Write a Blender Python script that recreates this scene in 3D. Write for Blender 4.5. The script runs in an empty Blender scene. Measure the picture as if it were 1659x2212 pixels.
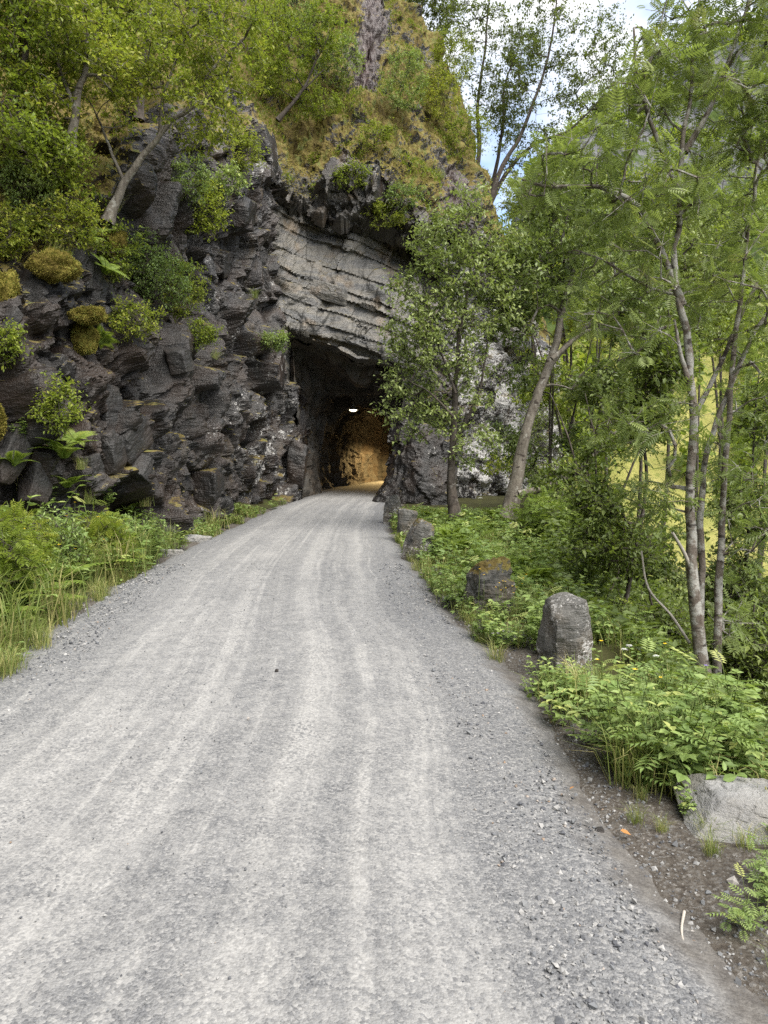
import bpy, math, random
import numpy as np

# ------------------------------------------------------------------ camera, sky, sun, exposure
random.seed(5)
scene = bpy.context.scene
COL = scene.collection
CAM_H = 1.6
FPX, U0, V0 = 1534.0, 829.5, 1060.0          # focal length and horizon in a 1659 x 2212 frame
cam_data = bpy.data.cameras.new("camera")
cam_data.sensor_fit = 'VERTICAL'
cam_data.sensor_height = 34.6
cam_data.lens = 24.0
cam_data.shift_y = -46.0 / 2212.0
cam_data.clip_start = 0.05
cam_data.clip_end = 6000
cam = bpy.data.objects.new("camera", cam_data)
cam.location = (0, 0, CAM_H)
cam.rotation_euler = (math.radians(90), 0, 0)
COL.objects.link(cam)
scene.camera = cam

SUN_EL, SUN_AZ = math.radians(56), math.radians(140)     # compass style: 0 = +Y, clockwise
world = bpy.data.worlds.new("World")
scene.world = world
world.use_nodes = True
wn, wl = world.node_tree.nodes, world.node_tree.links
wn.clear()
sky = wn.new('ShaderNodeTexSky')
sky.sky_type = 'NISHITA'
sky.sun_disc = False
sky.sun_elevation = SUN_EL
sky.sun_rotation = SUN_AZ
sky.air_density = 1.0
sky.dust_density = 1.5
tc = wn.new('ShaderNodeTexCoord')
mp = wn.new('ShaderNodeMapping')
mp.inputs['Scale'].default_value = (1.0, 1.0, 1.7)
mp.inputs['Location'].default_value = (0.35, 0.1, 0.0)
cn = wn.new('ShaderNodeTexNoise')
cn.inputs['Scale'].default_value = 2.6
cn.inputs['Detail'].default_value = 7
cn.inputs['Roughness'].default_value = 0.55
cr = wn.new('ShaderNodeValToRGB')
cr.color_ramp.elements[0].position = 0.40
cr.color_ramp.elements[0].color = (0, 0, 0, 1)
cr.color_ramp.elements[1].position = 0.62
cr.color_ramp.elements[1].color = (1, 1, 1, 1)
mx = wn.new('ShaderNodeMix')
mx.data_type = 'RGBA'
mx.inputs[7].default_value = (4.3, 4.2, 4.05, 1)
bg = wn.new('ShaderNodeBackground')
bg.inputs['Strength'].default_value = 0.07
wo = wn.new('ShaderNodeOutputWorld')
wl.new(tc.outputs['Generated'], mp.inputs['Vector'])
wl.new(mp.outputs['Vector'], cn.inputs['Vector'])
wl.new(cn.outputs['Fac'], cr.inputs['Fac'])
wl.new(cr.outputs['Color'], mx.inputs[0])
wl.new(sky.outputs['Color'], mx.inputs[6])
wl.new(mx.outputs[2], bg.inputs['Color'])
wl.new(bg.outputs['Background'], wo.inputs['Surface'])

sun_data = bpy.data.lights.new("sun", 'SUN')
sun_data.energy = 1.5
sun_data.angle = math.radians(55)      # sun behind thin cloud
sun_data.color = (1.0, 0.95, 0.86)
sun = bpy.data.objects.new("sun", sun_data)
COL.objects.link(sun)
from mathutils import Vector
_sd = Vector((math.sin(SUN_AZ) * math.cos(SUN_EL), math.cos(SUN_AZ) * math.cos(SUN_EL), math.sin(SUN_EL)))
sun.rotation_euler = _sd.to_track_quat('Z', 'Y').to_euler()
sun.location = (-30, -20, 60)

scene.view_settings.view_transform = 'Standard'
scene.view_settings.look = 'None'
scene.view_settings.gamma = 1.0
scene.view_settings.exposure = 2.42
scene.view_settings.use_curve_mapping = False
scene.render.engine = 'CYCLES'
scene.cycles.use_denoising = False
scene.cycles.use_adaptive_sampling = False
scene.cycles.sample_clamp_indirect = 0.12
scene.cycles.max_bounces = 8
scene.cycles.diffuse_bounces = 3
scene.cycles.transmission_bounces = 4
scene.cycles.use_fast_gi = False
scene.cycles.caustics_reflective = False
scene.cycles.caustics_refractive = False

# ------------------------------------------------------------------ helpers
RNG = np.random.default_rng(11)
f32 = np.float32


def W(u, v, d):
    """world point seen at frame position (u, v) at distance d along the road"""
    return np.array([(u - U0) / FPX * d, d, CAM_H + (V0 - v) / FPX * d])


def tag(o, label=None, cat=None, group=None, kind=None):
    if label: o['label'] = label
    if cat: o['category'] = cat
    if group: o['group'] = group
    if kind: o['kind'] = kind
    return o


def build(name, verts, faces, mat=None, parent=None, attrs=None, uv=None, smooth=False):
    """one mesh object; faces is one (F,k) array or a list of such arrays"""
    me = bpy.data.meshes.new(name)
    verts = np.ascontiguousarray(verts, dtype=f32)
    if isinstance(faces, np.ndarray): faces = [faces]
    faces = [np.asarray(f, dtype=np.int32) for f in faces if len(f)]
    idx = np.concatenate([f.ravel() for f in faces])
    tot = np.concatenate([np.full(len(f), f.shape[1], np.int32) for f in faces])
    start = np.concatenate([[0], np.cumsum(tot)[:-1]]).astype(np.int32)
    me.vertices.add(len(verts)); me.vertices.foreach_set('co', verts.ravel())
    me.loops.add(len(idx)); me.loops.foreach_set('vertex_index', idx)
    me.polygons.add(len(tot)); me.polygons.foreach_set('loop_start', start)
    me.polygons.foreach_set('loop_total', tot)
    me.polygons.foreach_set('use_smooth', np.full(len(tot), smooth, dtype=bool))
    if attrs:
        for k, a in attrs.items():
            at = me.attributes.new(k, 'FLOAT', 'POINT')
            at.data.foreach_set('value', np.asarray(a, dtype=f32))
    if uv is not None:
        ul = me.uv_layers.new(name='UVMap')
        ul.data.foreach_set('uv', np.asarray(uv, dtype=f32)[idx].ravel())
    me.update(calc_edges=True)
    if mat: me.materials.append(mat)
    o = bpy.data.objects.new(name, me)
    COL.objects.link(o)
    if parent is not None: o.parent = parent
    return o


def empty(name, loc, rz=0.0):
    o = bpy.data.objects.new(name, None)
    o.empty_display_size = 0.2
    o.location = loc
    o.rotation_euler = (0, 0, rz)
    COL.objects.link(o)
    return o


def copy_tree(root, loc, rz, sc=1.0, tilt=(0, 0)):
    r = root.copy(); COL.objects.link(r)
    r.location = loc; r.rotation_euler = (tilt[0], tilt[1], rz); r.scale = (sc, sc, sc)
    for ch in root.children:
        c = ch.copy(); COL.objects.link(c); c.parent = r
        for g in ch.children:
            d = g.copy(); COL.objects.link(d); d.parent = c
    return r


def h3(ix, iy, iz, seed):
    h = (ix.astype(np.uint32) * np.uint32(0x8da6b343)) ^ (iy.astype(np.uint32) * np.uint32(0xd8163841)) ^ \
        (iz.astype(np.uint32) * np.uint32(0xcb1ab31f)) ^ np.uint32((seed * 0x9E3779B1) & 0xffffffff)
    h ^= h >> np.uint32(15); h *= np.uint32(0x2c1b3c6d)
    h ^= h >> np.uint32(12); h *= np.uint32(0x297a2d39)
    h ^= h >> np.uint32(15)
    return h


def fl(h): return (h >> np.uint32(8)).astype(f32) * f32(1 / 16777216.0)


def vnoise(P, seed=0):
    P = np.asarray(P, dtype=f32)
    F = np.floor(P); I = F.astype(np.int32); t = P - F
    t = t * t * (3 - 2 * t)
    out = np.zeros(len(P), f32)
    for dx in (0, 1):
        wx = t[:, 0] if dx else 1 - t[:, 0]
        for dy in (0, 1):
            wy = t[:, 1] if dy else 1 - t[:, 1]
            for dz in (0, 1):
                wz = t[:, 2] if dz else 1 - t[:, 2]
                out += wx * wy * wz * fl(h3(I[:, 0] + dx, I[:, 1] + dy, I[:, 2] + dz, seed))
    return out * 2 - 1


def fbm(P, octv=4, seed=0, gain=0.5):
    P = np.asarray(P, dtype=f32)
    o = np.zeros(len(P), f32); a = 1.0
    for k in range(octv):
        o += a * vnoise(P * f32(2.03 ** k) + 17.3 * k, seed + k)
        a *= gain
    return o


def blocks(P, seed=0, tilt=0.9, soft=0.0):
    """angular block noise: every Voronoi cell has its own offset and its own tilted facet"""
    P = np.asarray(P, dtype=f32)
    I = np.floor(P).astype(np.int32)
    n = len(P)
    f1 = np.full(n, 9, f32); f2 = np.full(n, 9, f32)
    val = np.zeros(n, f32); ws = np.zeros(n, f32)
    for dx in (-1, 0, 1):
        for dy in (-1, 0, 1):
            for dz in (-1, 0, 1):
                jx, jy, jz = I[:, 0] + dx, I[:, 1] + dy, I[:, 2] + dz
                h = h3(jx, jy, jz, seed)
                a = fl(h); b = fl(h * np.uint32(747796405)); c = fl(h * np.uint32(277803737))
                ex = P[:, 0] - (jx + 0.1 + 0.8 * a); ey = P[:, 1] - (jy + 0.1 + 0.8 * b); ez = P[:, 2] - (jz + 0.1 + 0.8 * c)
                d = np.abs(ex) + np.abs(ey) * 0.9 + np.abs(ez) * 1.1 + 0.6 * np.maximum(np.maximum(np.abs(ex), np.abs(ey)), np.abs(ez))
                h2 = h ^ np.uint32(0x5bd1e995); h2 = h2 * np.uint32(0x85ebca6b); h2 ^= h2 >> np.uint32(13)
                g0 = fl(h2) - 0.5
                g1 = fl(h2 * np.uint32(747796405)) - 0.5
                g2 = fl(h2 * np.uint32(277803737)) - 0.5
                w = g0 * 1.4 + tilt * (g1 * ex + g2 * ey + (a - 0.5) * ez)
                near = d < f1
                f2 = np.where(near, f1, np.minimum(f2, d))
                if soft:
                    e = np.exp(-soft * d); val += e * w; ws += e
                else: val = np.where(near, w, val)
                f1 = np.where(near, d, f1)
    if soft: val = val / np.maximum(ws, 1e-12)
    return val, f2 - f1


def sstep(a, b, x):
    t = np.clip((x - a) / (b - a), 0, 1)
    return t * t * (3 - 2 * t)


def grid_faces(ni, nj):
    a = (np.arange(ni - 1)[:, None] * nj + np.arange(nj - 1)[None, :]).ravel()
    return np.stack([a, a + nj, a + nj + 1, a + 1], 1)


def unit(v):
    return v / np.maximum(np.linalg.norm(v, axis=-1, keepdims=True), 1e-9)


def crom(pts, n_per=6):
    """Catmull-Rom through points (any dimension)"""
    p = np.asarray(pts, float)
    p = np.vstack([2 * p[0] - p[1], p, 2 * p[-1] - p[-2]])
    out = []
    for i in range(1, len(p) - 2):
        for k in range(n_per):
            t = k / n_per
            out.append(0.5 * (2 * p[i] + (p[i + 1] - p[i - 1]) * t + (2 * p[i - 1] - 5 * p[i] + 4 * p[i + 1] - p[i + 2]) * t * t
                              + (3 * p[i] - p[i - 1] - 3 * p[i + 1] + p[i + 2]) * t ** 3))
    out.append(p[-2])
    return np.array(out)


# ------------------------------------------------------------------ materials
def new_mat(name):
    m = bpy.data.materials.new(name); m.use_nodes = True
    nt = m.node_tree; nt.nodes.clear()
    out = nt.nodes.new('ShaderNodeOutputMaterial')
    return m, nt, out


class NB:
    """small node builder"""
    def __init__(s, nt): s.nt = nt
    def n(s, t, **kw):
        nd = s.nt.nodes.new(t)
        for k, v in kw.items(): setattr(nd, k, v)
        return nd
    def link(s, a, b): s.nt.links.new(a, b)
    def put(s, sock, v):
        if v is None: return
        if hasattr(v, 'is_linked'): s.link(v, sock)
        elif isinstance(v, (tuple, list)) and len(v) == 3 and sock.type == 'RGBA': sock.default_value = (*v, 1)
        else: sock.default_value = v
    def pos(s): return s.n('ShaderNodeNewGeometry').outputs['Position']
    def attr(s, name):
        a = s.n('ShaderNodeAttribute'); a.attribute_name = name; return a.outputs['Fac']
    def scale(s, vec, sc, rot=(0, 0, 0)):
        m = s.n('ShaderNodeMapping'); s.link(vec, m.inputs['Vector'])
        m.inputs['Scale'].default_value = sc; m.inputs['Rotation'].default_value = rot
        return m.outputs['Vector']
    def noise(s, vec, sc, detail=5, rough=0.55, dist=0.0):
        t = s.n('ShaderNodeTexNoise'); s.put(t.inputs['Vector'], vec)
        t.inputs['Scale'].default_value = sc; t.inputs['Detail'].default_value = detail
        t.inputs['Roughness'].default_value = rough; t.inputs['Distortion'].default_value = dist
        return t.outputs['Fac']
    def voro(s, vec, sc, feature='F1', out='Distance'):
        t = s.n('ShaderNodeTexVoronoi'); t.feature = feature; s.put(t.inputs['Vector'], vec)
        t.inputs['Scale'].default_value = sc
        return t.outputs[out]
    def ramp(s, fac, stops):
        r = s.n('ShaderNodeValToRGB'); s.put(r.inputs['Fac'], fac)
        e = r.color_ramp.elements
        while len(e) < len(stops): e.new(0.5)
        for k, (p, c) in enumerate(stops):
            e[k].position = p
            e[k].color = (c, c, c, 1) if isinstance(c, (int, float)) else (*c, 1)
        return r.outputs['Color']
    def mix(s, fac, a, b, mode='MIX'):
        m = s.n('ShaderNodeMix'); m.data_type = 'RGBA'; m.blend_type = mode; m.clamp_factor = True
        s.put(m.inputs[0], fac); s.put(m.inputs[6], a); s.put(m.inputs[7], b)
        return m.outputs[2]
    def math(s, op, a, b=0.5, clamp=False):
        m = s.n('ShaderNodeMath'); m.operation = op; m.use_clamp = clamp
        s.put(m.inputs[0], a); s.put(m.inputs[1], b)
        return m.outputs[0]
    def bump(s, h, strength=0.5, dist=0.05, normal=None):
        b = s.n('ShaderNodeBump'); s.put(b.inputs['Height'], h)
        b.inputs['Strength'].default_value = strength; b.inputs['Distance'].default_value = dist
        if normal is not None: s.link(normal, b.inputs['Normal'])
        return b.outputs['Normal']
    def bsdf(s, color, rough=0.8, normal=None, spec=0.4):
        p = s.n('ShaderNodeBsdfPrincipled')
        s.put(p.inputs['Base Color'], color); s.put(p.inputs['Roughness'], rough)
        p.inputs['Specular IOR Level'].default_value = spec
        if normal is not None: s.link(normal, p.inputs['Normal'])
        return p


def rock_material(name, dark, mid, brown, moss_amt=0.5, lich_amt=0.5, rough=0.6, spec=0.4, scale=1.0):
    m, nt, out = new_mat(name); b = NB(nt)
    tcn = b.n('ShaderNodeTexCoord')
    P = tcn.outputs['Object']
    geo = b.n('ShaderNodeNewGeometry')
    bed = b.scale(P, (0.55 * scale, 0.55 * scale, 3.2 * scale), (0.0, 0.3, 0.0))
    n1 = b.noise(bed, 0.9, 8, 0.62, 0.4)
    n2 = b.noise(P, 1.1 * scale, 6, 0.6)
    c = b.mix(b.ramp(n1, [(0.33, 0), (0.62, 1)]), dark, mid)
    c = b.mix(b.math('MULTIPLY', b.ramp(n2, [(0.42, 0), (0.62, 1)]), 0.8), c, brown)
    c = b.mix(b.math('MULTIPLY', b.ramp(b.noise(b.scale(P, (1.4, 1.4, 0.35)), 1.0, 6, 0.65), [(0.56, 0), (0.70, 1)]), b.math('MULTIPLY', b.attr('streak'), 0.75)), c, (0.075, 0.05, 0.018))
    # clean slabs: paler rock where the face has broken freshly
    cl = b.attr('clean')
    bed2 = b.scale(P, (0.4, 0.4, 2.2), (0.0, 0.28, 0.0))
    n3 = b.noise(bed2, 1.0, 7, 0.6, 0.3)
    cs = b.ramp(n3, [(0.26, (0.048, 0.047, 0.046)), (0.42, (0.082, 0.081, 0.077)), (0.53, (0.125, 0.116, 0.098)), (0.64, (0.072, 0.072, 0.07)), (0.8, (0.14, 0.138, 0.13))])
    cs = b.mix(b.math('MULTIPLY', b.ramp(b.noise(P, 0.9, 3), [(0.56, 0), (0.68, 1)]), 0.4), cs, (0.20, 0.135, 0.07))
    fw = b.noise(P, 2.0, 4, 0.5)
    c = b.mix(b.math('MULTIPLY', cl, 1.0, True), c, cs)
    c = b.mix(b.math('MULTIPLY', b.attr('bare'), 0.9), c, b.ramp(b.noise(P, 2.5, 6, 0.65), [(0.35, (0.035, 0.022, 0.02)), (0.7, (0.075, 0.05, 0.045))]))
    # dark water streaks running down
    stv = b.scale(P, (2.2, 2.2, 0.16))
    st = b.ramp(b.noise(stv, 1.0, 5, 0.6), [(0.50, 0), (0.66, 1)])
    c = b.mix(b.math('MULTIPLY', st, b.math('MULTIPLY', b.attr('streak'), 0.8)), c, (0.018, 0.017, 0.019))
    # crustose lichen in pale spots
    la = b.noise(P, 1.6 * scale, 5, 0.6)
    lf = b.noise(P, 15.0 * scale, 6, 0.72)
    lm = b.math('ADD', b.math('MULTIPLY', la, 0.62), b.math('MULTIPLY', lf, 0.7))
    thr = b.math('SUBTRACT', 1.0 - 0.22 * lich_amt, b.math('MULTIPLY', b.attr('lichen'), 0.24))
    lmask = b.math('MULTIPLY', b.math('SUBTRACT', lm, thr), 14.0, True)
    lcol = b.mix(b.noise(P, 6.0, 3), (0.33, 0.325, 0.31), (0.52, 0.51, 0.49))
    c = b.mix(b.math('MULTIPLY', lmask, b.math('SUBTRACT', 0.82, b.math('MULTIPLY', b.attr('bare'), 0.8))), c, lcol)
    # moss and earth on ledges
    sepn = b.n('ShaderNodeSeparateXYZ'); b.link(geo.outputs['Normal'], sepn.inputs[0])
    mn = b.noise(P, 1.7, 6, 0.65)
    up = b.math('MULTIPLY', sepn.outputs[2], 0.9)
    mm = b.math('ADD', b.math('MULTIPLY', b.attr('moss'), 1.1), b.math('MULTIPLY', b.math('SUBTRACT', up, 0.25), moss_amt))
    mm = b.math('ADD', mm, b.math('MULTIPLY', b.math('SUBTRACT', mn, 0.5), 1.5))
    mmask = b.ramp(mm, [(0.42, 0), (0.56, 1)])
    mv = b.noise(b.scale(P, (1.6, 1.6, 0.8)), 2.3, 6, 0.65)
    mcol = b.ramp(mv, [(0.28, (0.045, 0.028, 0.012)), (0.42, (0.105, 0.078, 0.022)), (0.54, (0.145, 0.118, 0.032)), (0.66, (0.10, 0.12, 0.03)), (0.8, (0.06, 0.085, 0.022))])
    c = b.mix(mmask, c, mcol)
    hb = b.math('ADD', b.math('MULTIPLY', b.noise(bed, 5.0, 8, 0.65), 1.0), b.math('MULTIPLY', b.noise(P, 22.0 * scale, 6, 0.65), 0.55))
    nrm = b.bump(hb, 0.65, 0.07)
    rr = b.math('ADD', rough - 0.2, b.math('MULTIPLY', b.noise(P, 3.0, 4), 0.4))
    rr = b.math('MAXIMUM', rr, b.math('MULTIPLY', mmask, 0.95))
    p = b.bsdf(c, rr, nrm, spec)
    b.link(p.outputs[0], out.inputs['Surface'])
    return m


def leaf_material(name, stops, trans=0.35, rough=0.5, spec=0.35):
    m, nt, out = new_mat(name); b = NB(nt)
    oi = b.n('ShaderNodeObjectInfo')
    t = b.math('ADD', b.attr('tint'), b.math('MULTIPLY', b.math('SUBTRACT', oi.outputs['Random'], 0.5), 0.36))
    c = b.ramp(t, stops)
    c = b.mix(0.22, c, b.ramp(b.noise(b.pos(), 30.0, 2), [(0.3, 0.25), (0.7, 0.95)]), 'OVERLAY')
    p = b.bsdf(c, rough, None, spec)
    tr = b.n('ShaderNodeBsdfTranslucent')
    b.put(tr.inputs['Color'], b.mix(0.55, c, (0.22, 0.30, 0.02)))
    ms = b.n('ShaderNodeMixShader'); ms.inputs[0].default_value = trans
    b.link(p.outputs[0], ms.inputs[1]); b.link(tr.outputs[0], ms.inputs[2])
    b.link(ms.outputs[0], out.inputs['Surface'])
    return m


def plain_material(name, color, rough=0.8, var=0.25, sc=20.0, spec=0.3):
    m, nt, out = new_mat(name); b = NB(nt)
    tcn = b.n('ShaderNodeTexCoord')
    n = b.noise(tcn.outputs['Object'], sc, 5, 0.6)
    d = tuple(x * (1 - var) for x in color); l = tuple(min(1, x * (1 + var)) for x in color)
    c = b.ramp(n, [(0.3, d), (0.7, l)])
    p = b.bsdf(c, rough, b.bump(n, 0.3, 0.01), spec)
    b.link(p.outputs[0], out.inputs['Surface'])
    return m


def bark_material(name, dark, light, patch, spot=0.5):
    m, nt, out = new_mat(name); b = NB(nt)
    P = b.pos()
    n = b.noise(b.scale(P, (6, 6, 1.6)), 3.0, 6, 0.65)
    c = b.mix(b.ramp(n, [(0.35, 0), (0.65, 1)]), dark, light)
    pm = b.ramp(b.noise(P, 9.0, 5, 0.6), [(0.60 - 0.15 * spot, 0), (0.66 - 0.12 * spot, 1)])
    c = b.mix(pm, c, patch)
    dk = b.ramp(b.noise(b.scale(P, (1, 1, 2.2)), 4.2, 3), [(0.60, 0), (0.66, 1)])
    c = b.mix(b.math('MULTIPLY', dk, 0.9), c, (0.03, 0.022, 0.018))
    p = b.bsdf(c, 0.85, b.bump(b.noise(P, 40.0, 5), 0.5, 0.02), 0.25)
    b.link(p.outputs[0], out.inputs['Surface'])
    return m


def road_material():
    m, nt, out = new_mat('road_gravel'); b = NB(nt)
    uvn = b.n('ShaderNodeUVMap'); uvn.uv_map = 'UVMap'
    UV = uvn.outputs['UV']
    P = b.pos()
    # pale dust pressed flat in the wheel lines, along the road
    s1 = b.noise(b.scale(UV, (3.0, 0.05, 1)), 1.0, 5, 0.6, 0.25)
    s2 = b.noise(b.scale(UV, (17.0, 0.10, 1)), 1.0, 4, 0.6, 0.15)
    lines = b.ramp(b.noise(b.scale(UV, (9.0, 0.05, 1)), 1.0, 3, 0.5, 0.25), [(0.56, 0), (0.63, 1)])
    patch = b.noise(P, 0.8, 5, 0.6)
    dust = b.math('ADD', b.math('MULTIPLY', s1, 0.34), b.math('MULTIPLY', s2, 0.24))
    dust = b.math('ADD', dust, b.math('MULTIPLY', patch, 0.26))
    dust = b.math('ADD', dust, b.math('MULTIPLY', b.math('SUBTRACT', b.noise(P, 9.0, 5, 0.7), 0.5), 0.55))
    dust = b.math('ADD', dust, b.math('MULTIPLY', lines, b.math('MULTIPLY', b.ramp(b.noise(P, 1.7, 3), [(0.38, 0), (0.6, 1)]), 0.16)))
    su = b.n('ShaderNodeSeparateXYZ'); b.link(UV, su.inputs[0])
    # a few distinct tyre tracks
    wobu = b.math('ADD', su.outputs[0], b.math('MULTIPLY', b.math('SUBTRACT', b.noise(b.scale(UV, (0.3, 0.07, 1)), 1.0, 2), 0.5), 0.5))
    trk = None
    for c0, w0, a0 in ((0.46, 0.09, 1.35), (-0.30, 0.20, 0.5), (1.20, 0.12, 0.9), (-1.10, 0.22, 0.6), (0.86, 0.035, 0.55), (-0.70, 0.04, 0.45), (0.12, 0.035, 0.5), (0.62, 0.03, 0.7)):
        q_ = b.math('DIVIDE', b.math('SUBTRACT', wobu, c0), w0)
        e_ = b.math('MULTIPLY', b.math('POWER', 2.718, b.math('MULTIPLY', b.math('MULTIPLY', q_, q_), -1.0)), a0)
        trk = e_ if trk is None else b.math('MAXIMUM', trk, e_)
    trk = b.math('MULTIPLY', trk, b.ramp(b.noise(b.scale(UV, (2.0, 0.5, 1)), 1.0, 4, 0.65), [(0.34, 0.1), (0.58, 1)]))
    dust = b.math('ADD', dust, b.math('ADD', 0.11, b.math('MULTIPLY', trk, 0.17)))
    edge = b.math('ABSOLUTE', b.math('DIVIDE', su.outputs[0], 2.0))
    edge_m = b.ramp(b.math('ADD', edge, b.math('MULTIPLY', b.math('SUBTRACT', patch, 0.5), 0.4)), [(0.55, 0), (0.95, 1)])
    dust = b.math('SUBTRACT', dust, b.math('MULTIPLY', edge_m, 0.17))
    dm = b.ramp(dust, [(0.41, 0), (0.70, 1)])
    # stones
    cellc = b.n('ShaderNodeTexVoronoi'); b.link(P, cellc.inputs['Vector']); cellc.inputs['Scale'].default_value = 75.0
    sv = b.n('ShaderNodeSeparateColor'); b.link(cellc.outputs['Color'], sv.inputs[0])
    stone = b.ramp(sv.outputs[0], [(0.0, (0.05, 0.052, 0.056)), (0.45, (0.10, 0.102, 0.106)), (0.75, (0.16, 0.16, 0.159)), (1.0, (0.26, 0.255, 0.245))])
    cell2 = b.n('ShaderNodeTexVoronoi'); b.link(P, cell2.inputs['Vector']); cell2.inputs['Scale'].default_value = 190.0
    sv2 = b.n('ShaderNodeSeparateColor'); b.link(cell2.outputs['Color'], sv2.inputs[0])
    stone = b.mix(0.4, stone, b.ramp(sv2.outputs[1], [(0, (0.07, 0.072, 0.077)), (1, (0.24, 0.24, 0.237))]))
    dustc = b.ramp(b.noise(P, 55.0, 5, 0.7), [(0.32, (0.17, 0.168, 0.162)), (0.5, (0.26, 0.256, 0.246)), (0.7, (0.33, 0.325, 0.31))])
    sp = b.math('MULTIPLY', b.ramp(sv.outputs[1], [(0.50, 0), (0.62, 1)]), b.ramp(b.noise(P, 3.0, 3), [(0.35, 0.3), (0.7, 1.0)]))
    c = b.mix(b.math('MULTIPLY', dm, b.math('SUBTRACT', 1.0, b.math('MULTIPLY', sp, 0.85))), stone, dustc)
    earth = b.ramp(b.noise(P, 14.0, 5, 0.7), [(0.35, (0.05, 0.043, 0.036)), (0.65, (0.115, 0.105, 0.092))])
    em = b.ramp(b.math('ADD', b.attr('edge'), b.math('MULTIPLY', b.math('SUBTRACT', b.noise(P, 5.0, 5), 0.5), 0.7)), [(0.40, 0), (0.75, 1)])
    c = b.mix(b.math('MULTIPLY', em, 0.8), c, earth)
    hgt = b.math('ADD', b.math('MULTIPLY', cellc.outputs['Distance'], -1.0), b.math('MULTIPLY', cell2.outputs['Distance'], -0.4))
    hgt = b.math('MULTIPLY', hgt, b.math('SUBTRACT', 1.0, b.math('MULTIPLY', dm, 0.55)))
    p = b.bsdf(c, 0.9, b.bump(hgt, 0.45, 0.010), 0.2)
    b.link(p.outputs[0], out.inputs['Surface'])
    return m


def ground_material():
    m, nt, out = new_mat('earth_and_grass'); b = NB(nt)
    P = b.pos()
    n = b.noise(P, 2.5, 6, 0.65); nf = b.noise(P, 30.0, 5, 0.7)
    soil = b.ramp(nf, [(0.3, (0.034, 0.028, 0.023)), (0.5, (0.072, 0.062, 0.051)), (0.66, (0.105, 0.096, 0.084)), (0.76, (0.19, 0.185, 0.175))])
    cv = b.n('ShaderNodeTexVoronoi'); b.link(P, cv.inputs['Vector']); cv.inputs['Scale'].default_value = 85.0
    sv = b.n('ShaderNodeSeparateColor'); b.link(cv.outputs['Color'], sv.inputs[0])
    soil = b.mix(b.ramp(sv.outputs[0], [(0.70, 0), (0.8, 0.6)]), soil, b.ramp(sv.outputs[1], [(0, (0.07, 0.068, 0.065)), (1, (0.22, 0.21, 0.195))]))
    green = b.ramp(n, [(0.3, (0.025, 0.024, 0.010)), (0.7, (0.05, 0.05, 0.018))])
    c = b.mix(b.ramp(b.math('ADD', b.attr('grass'), b.math('MULTIPLY', b.math('SUBTRACT', n, 0.5), 0.9)), [(0.4, 0), (0.6, 1)]), soil, green)
    p = b.bsdf(c, 0.95, b.bump(nf, 0.8, 0.03), 0.15)
    b.link(p.outputs[0], out.inputs['Surface'])
    return m


def hillside_material():
    m, nt, out = new_mat('far_hillside'); b = NB(nt)
    P = b.pos()
    n = b.noise(P, 0.08, 8, 0.65); nf = b.noise(P, 0.9, 6, 0.7)
    mead = b.ramp(b.noise(P, 0.12, 7, 0.65), [(0.3, (0.17, 0.185, 0.05)), (0.5, (0.27, 0.262, 0.078)), (0.7, (0.34, 0.31, 0.11))])  # the meadow's sunlit brightness is put into its colour
    mead = b.mix(b.ramp(nf, [(0.52, 0), (0.66, 0.8)]), mead, (0.13, 0.17, 0.035))
    mead = b.mix(b.ramp(b.noise(P, 0.35, 6, 0.7), [(0.58, 0), (0.66, 0.7)]), mead, (0.10, 0.13, 0.03))
    wood = b.ramp(b.noise(P, 0.25, 6, 0.7), [(0.3, (0.02, 0.035, 0.01)), (0.7, (0.075, 0.11, 0.025))])
    rock = b.ramp(b.noise(b.scale(P, (0.12, 0.12, 0.012)), 1.0, 8, 0.7), [(0.3, (0.05, 0.052, 0.058)), (0.6, (0.15, 0.152, 0.158)), (0.75, (0.24, 0.24, 0.24))])
    c = b.mix(b.attr('meadow'), wood, mead)
    rm = b.ramp(b.math('ADD', b.attr('rock'), b.math('MULTIPLY', b.math('SUBTRACT', n, 0.5), 1.6)), [(0.45, 0), (0.6, 1)])
    c = b.mix(rm, c, rock)
    p = b.bsdf(c, 0.95, b.bump(b.noise(P, 0.6, 8, 0.7), 1.0, 1.2), 0.1)
    b.link(p.outputs[0], out.inputs['Surface'])
    return m


M = {}
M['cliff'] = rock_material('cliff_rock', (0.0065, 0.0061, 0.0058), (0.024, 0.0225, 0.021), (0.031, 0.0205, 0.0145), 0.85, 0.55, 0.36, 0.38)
M['tunnel'] = rock_material('tunnel_rock', (0.03, 0.028, 0.026), (0.085, 0.08, 0.07), (0.08, 0.06, 0.042), 0.0, 0.0, 0.7, 0.3)
M['block'] = rock_material('fallen_block_rock', (0.012, 0.0115, 0.0112), (0.038, 0.037, 0.0355), (0.034, 0.025, 0.02), 0.6, 0.4, 0.42, 0.3)
M['boulder'] = rock_material('boulder_rock', (0.042, 0.041, 0.039), (0.125, 0.122, 0.112), (0.10, 0.082, 0.06), 0.5, 0.75, 0.8, 0.25, 2.5)
M['slab'] = rock_material('grey_slab_rock', (0.15, 0.15, 0.147), (0.29, 0.288, 0.28), (0.235, 0.225, 0.205), 0.0, 0.3, 0.8, 0.25, 3.0)
M['road'] = road_material()
M['ground'] = ground_material()
M['far'] = hillside_material()
M['leaf_left'] = leaf_material('birch_leaf', [(0.0, (0.0791, 0.1195, 0.0179)), (0.45, (0.174, 0.2313, 0.0298)), (0.8, (0.2848, 0.3135, 0.0418)), (1.0, (0.4114, 0.3881, 0.0597))], 0.5)
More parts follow.
